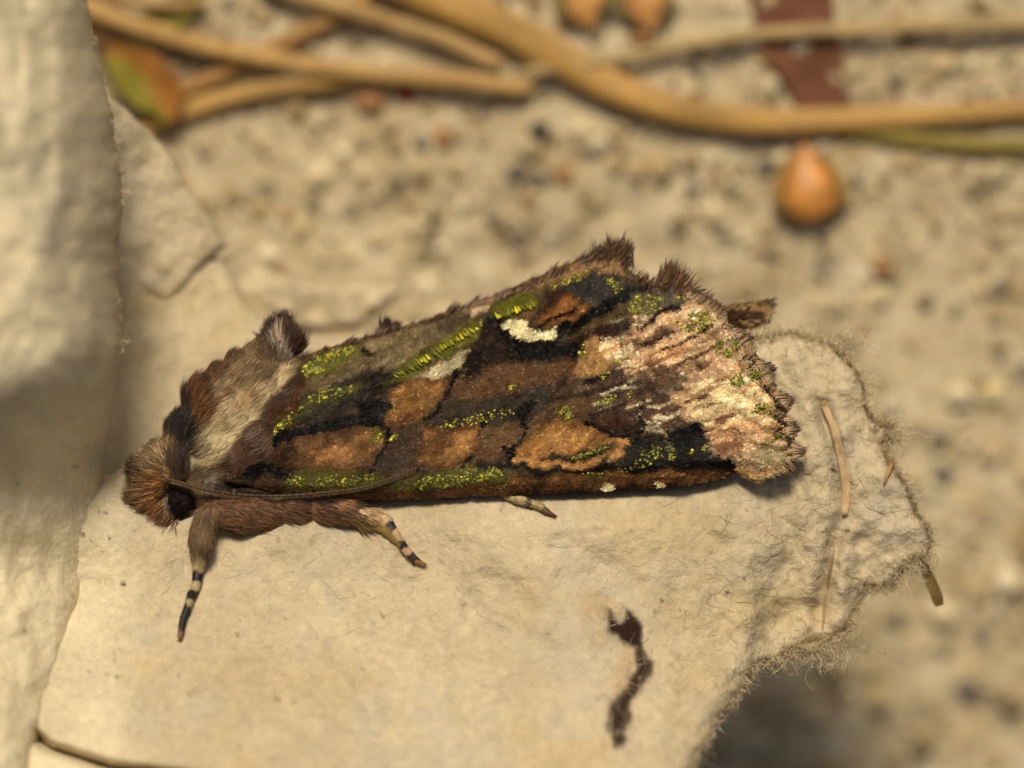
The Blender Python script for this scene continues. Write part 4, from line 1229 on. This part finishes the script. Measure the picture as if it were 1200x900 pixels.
fur = Canvas(120, 350, 720, 780, S(98, 68, 42), 3.0, 177, 8)
fur.oval(180, 560, 44, 52, S(168, 130, 82), 8)
fur.oval(160, 540, 22, 26, S(108, 74, 44), 6, 0.8)
fur.oval(186, 575, 14, 24, S(176, 116, 60), 5, 0.8)
fur.oval(178, 530, 18, 22, S(196, 164, 116), 6, 0.7)
fur.fill([(196, 540), (205, 520), (212, 498), (232, 520), (232, 565), (205, 562)], S(96, 68, 48), 5)
fur.fill([(192, 508), (198, 466), (212, 446), (226, 470), (228, 520), (224, 555), (214, 545), (206, 520)], S(50, 38, 30), 7)
fur.fill([(205, 450), (232, 430), (270, 408), (290, 410), (262, 446), (235, 480), (222, 470)], S(110, 76, 46), 8)
fur.oval(231, 460, 9, 15, S(54, 38, 28), 4, 0.9, 0.3)
fur.stroke([(226, 456), (231, 485), (240, 506)], 11, S(150, 98, 50), 5, 0.8)
fur.stroke([(266, 452), (252, 482), (236, 506)], 16, S(128, 82, 42), 6, 0.8)
fur.oval(252, 457, 9, 8, S(176, 152, 112), 5, 0.7)
fur.fill([(256, 440), (280, 412), (305, 398), (330, 405), (345, 425), (325, 440), (290, 462), (262, 466)], S(142, 114, 76), 6)
fur.fill([(226, 512), (244, 498), (260, 472), (282, 458), (308, 450), (328, 433), (342, 424), (336, 446), (312, 472), (300, 490), (282, 510), (264, 530), (244, 552), (226, 548)], S(206, 180, 130), 4)
fur.oval(237, 522, 13, 26, S(188, 170, 128), 7, 0.6, 0.3)
fur.oval(285, 470, 20, 8, S(160, 112, 64), 6, 0.5, -0.7)
fur.fill([(246, 556), (264, 534), (284, 512), (312, 476), (345, 442), (362, 452), (322, 500), (298, 535), (270, 560)], S(88, 58, 36), 5)
fur.fill([(222, 570), (226, 550), (248, 554), (268, 556), (262, 574), (240, 578)], S(104, 86, 58), 4)
fur.fill([(262, 575), (275, 545), (310, 530), (340, 540), (330, 575)], S(84, 54, 36), 5)
fur.stroke([(250, 570), (300, 575), (420, 588)], 10, S(46, 30, 22), 4)
fur.fill([(305, 398), (312, 376), (340, 370), (352, 384), (350, 415), (330, 425), (312, 420)], S(84, 56, 38), 4)
fur.stroke([(326, 392), (328, 408), (333, 424)], 11, S(196, 172, 140), 3)
fur.stroke([(344, 384), (346, 408)], 12, S(70, 40, 26), 3)
fur.fill([(236, 585), (300, 582), (420, 592), (420, 612), (330, 640), (290, 645), (250, 615)], S(128, 90, 58), 5)
fur.fill([(290, 640), (330, 622), (390, 606), (420, 604), (400, 622), (330, 648)], S(150, 112, 62), 6, 0.7)
fur.fill([(375, 590), (440, 585), (440, 600), (390, 606)], S(72, 44, 30), 5, 0.8)
fur.oval(400, 592, 14, 7, S(170, 120, 68), 4, 0.8, 0.1)
fur.fill([(222, 596), (252, 594), (254, 640), (244, 668), (222, 668)], S(126, 98, 66), 3)
fur.oval(210, 588, 19, 21, S(18, 12, 10), 4)
bands = [([(232, 664), (232, 668)], S(184, 160, 112)), ([(231, 671), (231, 679)], S(26, 20, 24)), ([(230, 683), (229, 690)], S(180, 156, 110)), ([(228, 694), (226, 701)], S(34, 26, 26)),
         ([(225, 704), (222, 708)], S(170, 146, 102)), ([(220, 711), (213, 738)], S(28, 22, 26)), ([(212, 741), (211, 750)], S(130, 90, 70)),
         ([(432, 604), (456, 610)], S(214, 176, 124)), ([(456, 611), (462, 618)], S(36, 30, 44)), ([(465, 622), (471, 632)], S(206, 168, 120)), ([(472, 635), (476, 640)], S(34, 28, 38)),
         ([(477, 642), (481, 647)], S(200, 160, 120)), ([(482, 649), (490, 657)], S(58, 42, 38)), ([(490, 658), (499, 664)], S(150, 112, 56)),
         ([(602, 582), (614, 587)], S(190, 166, 112)), ([(616, 588), (621, 590)], S(84, 70, 44)), ([(623, 590), (634, 595)], S(176, 154, 100)), ([(636, 597), (641, 600)], S(96, 74, 44)), ([(643, 602), (652, 607)], S(100, 60, 40)),
         ([(420, 616), (450, 621), (464, 636)], S(150, 122, 64))]
for pts, c in bands:
    d, _, _, _ = poly_dist(fur.X, fur.Y, pts, False)
    m = sstep(9.5, 7.5, d)[..., None]
    dd = fur.c
    if 'best' not in globals() or best is None:
        best = np.full(fur.X.shape, 12.0)
    sel = (d < best) & (d < 12)
    best = np.where(sel, d, best)
    fur.c = np.where(sel[..., None], np.array(c) * 0.82, fur.c)
ux, uy = unW(bv)
bc = fur.at(ux, uy) * (1 + 0.25 * fbm(ux, uy, 5, 51, 2))[:, None]
a = bme.attributes.new('Col', 'FLOAT_COLOR', 'POINT')
c4 = np.ones((len(bv), 4), np.float32); c4[:, :3] = np.clip(bc * 0.8, 0.003, 0.9); 
leg = (uy > 640) | ((ux > 420) & (uy > 575))
c4[leg, :3] = np.clip(bc[leg], 0.003, 0.9)
a.data.foreach_set('color', c4.ravel())
bme.polygons.foreach_set('use_smooth', np.ones(len(bme.polygons), bool))
bme.materials.clear(); bme.materials.append(M_skin)
body = bpy.data.objects.new('body', bme); COL.objects.link(body); under(body, moth)

# eye
V, F, C = blobs(np.array([210.0]), np.array([589.0]), np.array([0.036]), np.array([0.040]), np.array([0.044]), np.array([0.026]), np.array([S(24, 16, 13)]), 3, 12, 18)
u = V.mean(0)
eye = mesh_obj('eye', V, F, M_eye, None, C); under(eye, moth)

# fur -----------------------------------------------------------------
bme.calc_loop_triangles()
tri = np.zeros(len(bme.loop_triangles) * 3, np.int32); bme.loop_triangles.foreach_get('vertices', tri); tri = tri.reshape(-1, 3)
tp = bv[tri]; cen = tp.mean(1)
nrm = np.cross(tp[:, 1] - tp[:, 0], tp[:, 2] - tp[:, 0]); area = np.linalg.norm(nrm, axis=1); nrm /= area[:, None] + 1e-15
cx, cy = unW(cen)


def sample(n, weight):
    w = area * weight; w = w / w.sum()
    k = rng.choice(len(area), n, p=w)
    r1 = np.sqrt(rng.uniform(0, 1, n))[:, None]; r2 = rng.uniform(0, 1, n)[:, None]
    q = tp[k, 0] * (1 - r1) + tp[k, 1] * r1 * (1 - r2) + tp[k, 2] * r1 * r2
    return q, nrm[k]


def furry(name, n, weight, length, rad, flow, stand, mess, seedcol=0.25, tip=0.8, parent=moth):
    q, nn = sample(n, weight)
    x, y = unW(q)
    f = flow(x, y)
    v = np.stack([f[:, 0], -f[:, 1], np.zeros(n)], -1)
    v = v - nn * (v * nn).sum(1, keepdims=True)
    v /= np.linalg.norm(v, axis=1, keepdims=True) + 1e-9
    clump = np.stack([fbm(x, y, 12, 31, 2), -fbm(x, y, 12, 37, 2), 0 * x], -1)
    d = v + stand * nn + mess * rng.normal(size=(n, 3)) + 0.28 * clump
    d /= np.linalg.norm(d, axis=1, keepdims=True)
    c = fur.at(x, y) * np.exp(rng.normal(0, seedcol, (n, 1)))
    L = length(x, y) * rng.uniform(0.6, 1.25, n) * PX
    return hairs(name, q - nn * 0.002, d, L, rad * rng.uniform(0.7, 1.3, n) * PX, c, v * 0.35 - nn * 0.25, parent, 5, tip)


def flow_head(x, y):
    v = np.stack([x - 214, (y - 572) * 0.9], -1); return v / (np.linalg.norm(v, axis=1, keepdims=True) + 1e-6)


def flow_thorax(x, y):
    v = np.stack([0.72 + 0 * x, -0.62 + 0.5 * sstep(500, 570, y)], -1)
    col_ = sstep(232, 200, x)[:, None]
    v = v * (1 - col_) + np.array([[0.15, -1.0]]) * col_
    return v


headw = (cx < 214) & (cy > 500) & (cy < 625) & (np.hypot(cx - 210, cy - 589) > 17)
furry('head_fur', 4600, headw.astype(float), lambda x, y: 13 + 5 * sstep(185, 160, x), 0.5, flow_head, 0.55, 0.17, 0.5, 0.42)
tho = (cx >= 196) & (cx < 350) & (cy < 572) & (np.hypot(cx - 210, cy - 589) > 26) & (cx - 0.9 * (cy - 500) < 410)
furry('thorax_fur', 26000, tho.astype(float) * (nrm[:, 2] > -0.4), lambda x, y: 12 - 4 * sstep(455, 490, y), 0.55, flow_thorax, 0.22, 0.14, 0.22, 0.85)
collar = (cx > 190) & (cx < 236) & (cy < 540)
furry('collar_fur', 1400, collar.astype(float), lambda x, y: 15 + 0 * x, 0.75, flow_thorax, 0.6, 0.15, 0.25, 0.8)
crest = (cx > 306) & (cx < 356) & (cy < 432)
furry('crest_fur', 1700, crest.astype(float), lambda x, y: 14 + 5 * sstep(400, 384, y), 0.75, lambda x, y: np.stack([(x - 332) * 0.02, -1 + 0 * x], -1), 0.55, 0.15, 0.27, 0.8)
pec = (cy > 574) & (cx > 216) & (cx < 440) & (cy < 655) & (np.hypot(cx - 210, cy - 589) > 24) & ~((cx > 432) & (cy > 600))
furry('breast_fur', 7500, pec.astype(float) * (nrm[:, 2] > -0.5), lambda x, y: 11 - 4 * sstep(600, 650, y) * sstep(262, 245, x), 0.52, lambda x, y: np.stack([0.85 - 0.8 * sstep(262, 246, x), 0.30 + 0.7 * sstep(262, 246, x)], -1), 0.40, 0.17, 0.30, 0.85)
legm = ((cy > 640) & (cx < 300)) | ((cx > 425) & (cy > 600)) | ((cx > 600) & (cy > 580))
furry('leg_scales', 1500, legm.astype(float), lambda x, y: 4.5 + 0 * x, 0.75, lambda x, y: np.stack([np.where(x > 400, 0.7, -0.2), 0.75 + 0 * x], -1), 0.25, 0.12, 0.18, 0.95)

# antenna laid back along the wing -------------------------------------
ap = spline([(196, 561), (214, 566), (245, 575), (285, 580), (330, 581), (380, 577), (425, 571), (460, 560), (490, 548)], 150)
zz = np.maximum(wing_z(np.maximum(ap[:, 0], 270), np.minimum(ap[:, 1], 572)) + 0.014, np.interp(ap[:, 0], [196, 240, 300], [0.085, 0.095, 0.06]))
zz = np.convolve(np.pad(zz, 5, 'edge'), np.ones(11) / 11, 'valid')
P = W(ap[:, 0], ap[:, 1], zz)[None]
R = (np.linspace(1.8, 1.3, 150) * (1 + 0.13 * np.sin(np.arange(150) * 2.1)))[None] * PX
t = np.arange(150)
ac_ = np.where((t % 3 == 0)[:, None], S(90, 68, 38), S(58, 41, 24))[None]
V, F, C = tubes(P, R, ac_, 8)
ant = mesh_obj('antenna', V, F, M_skin, None, C); under(ant, moth)
k = np.arange(6, 148)
x = ap[k, 0]; y = ap[k, 1] + 1.6
hairs('bristles', W(x, y, zz[k]), dirpx(0.25 + 0 * x, 1.0 + 0 * x, 0.25 + 0 * x), np.full(len(k), 3.4) * PX, np.full(len(k), 0.55) * PX, np.tile(S(140, 116, 70), (len(k), 1)), np.zeros((len(k), 3)), ant, 3, 0.95)
# palp: short tuft under the head in front of the eye
n = 420
x = rng.normal(196, 6, n); y = rng.normal(598, 10, n)
hairs('palp_fur', W(x, y, 0.03 + rng.normal(0, 0.01, n)), dirpx(-0.4 + rng.normal(0, .25, n), 0.6 + rng.normal(0, .25, n), 0.2 + rng.normal(0, .2, n)), rng.uniform(9, 16, n) * PX, rng.uniform(0.5, 0.9, n) * PX,
      np.array([S(140, 94, 52), S(96, 62, 36), S(176, 126, 74)])[rng.choice(3, n)], rng.normal(0, .08, (n, 3)), moth)
for m in list(bpy.data.meshes):
    if m.users == 0: bpy.data.meshes.remove(m)
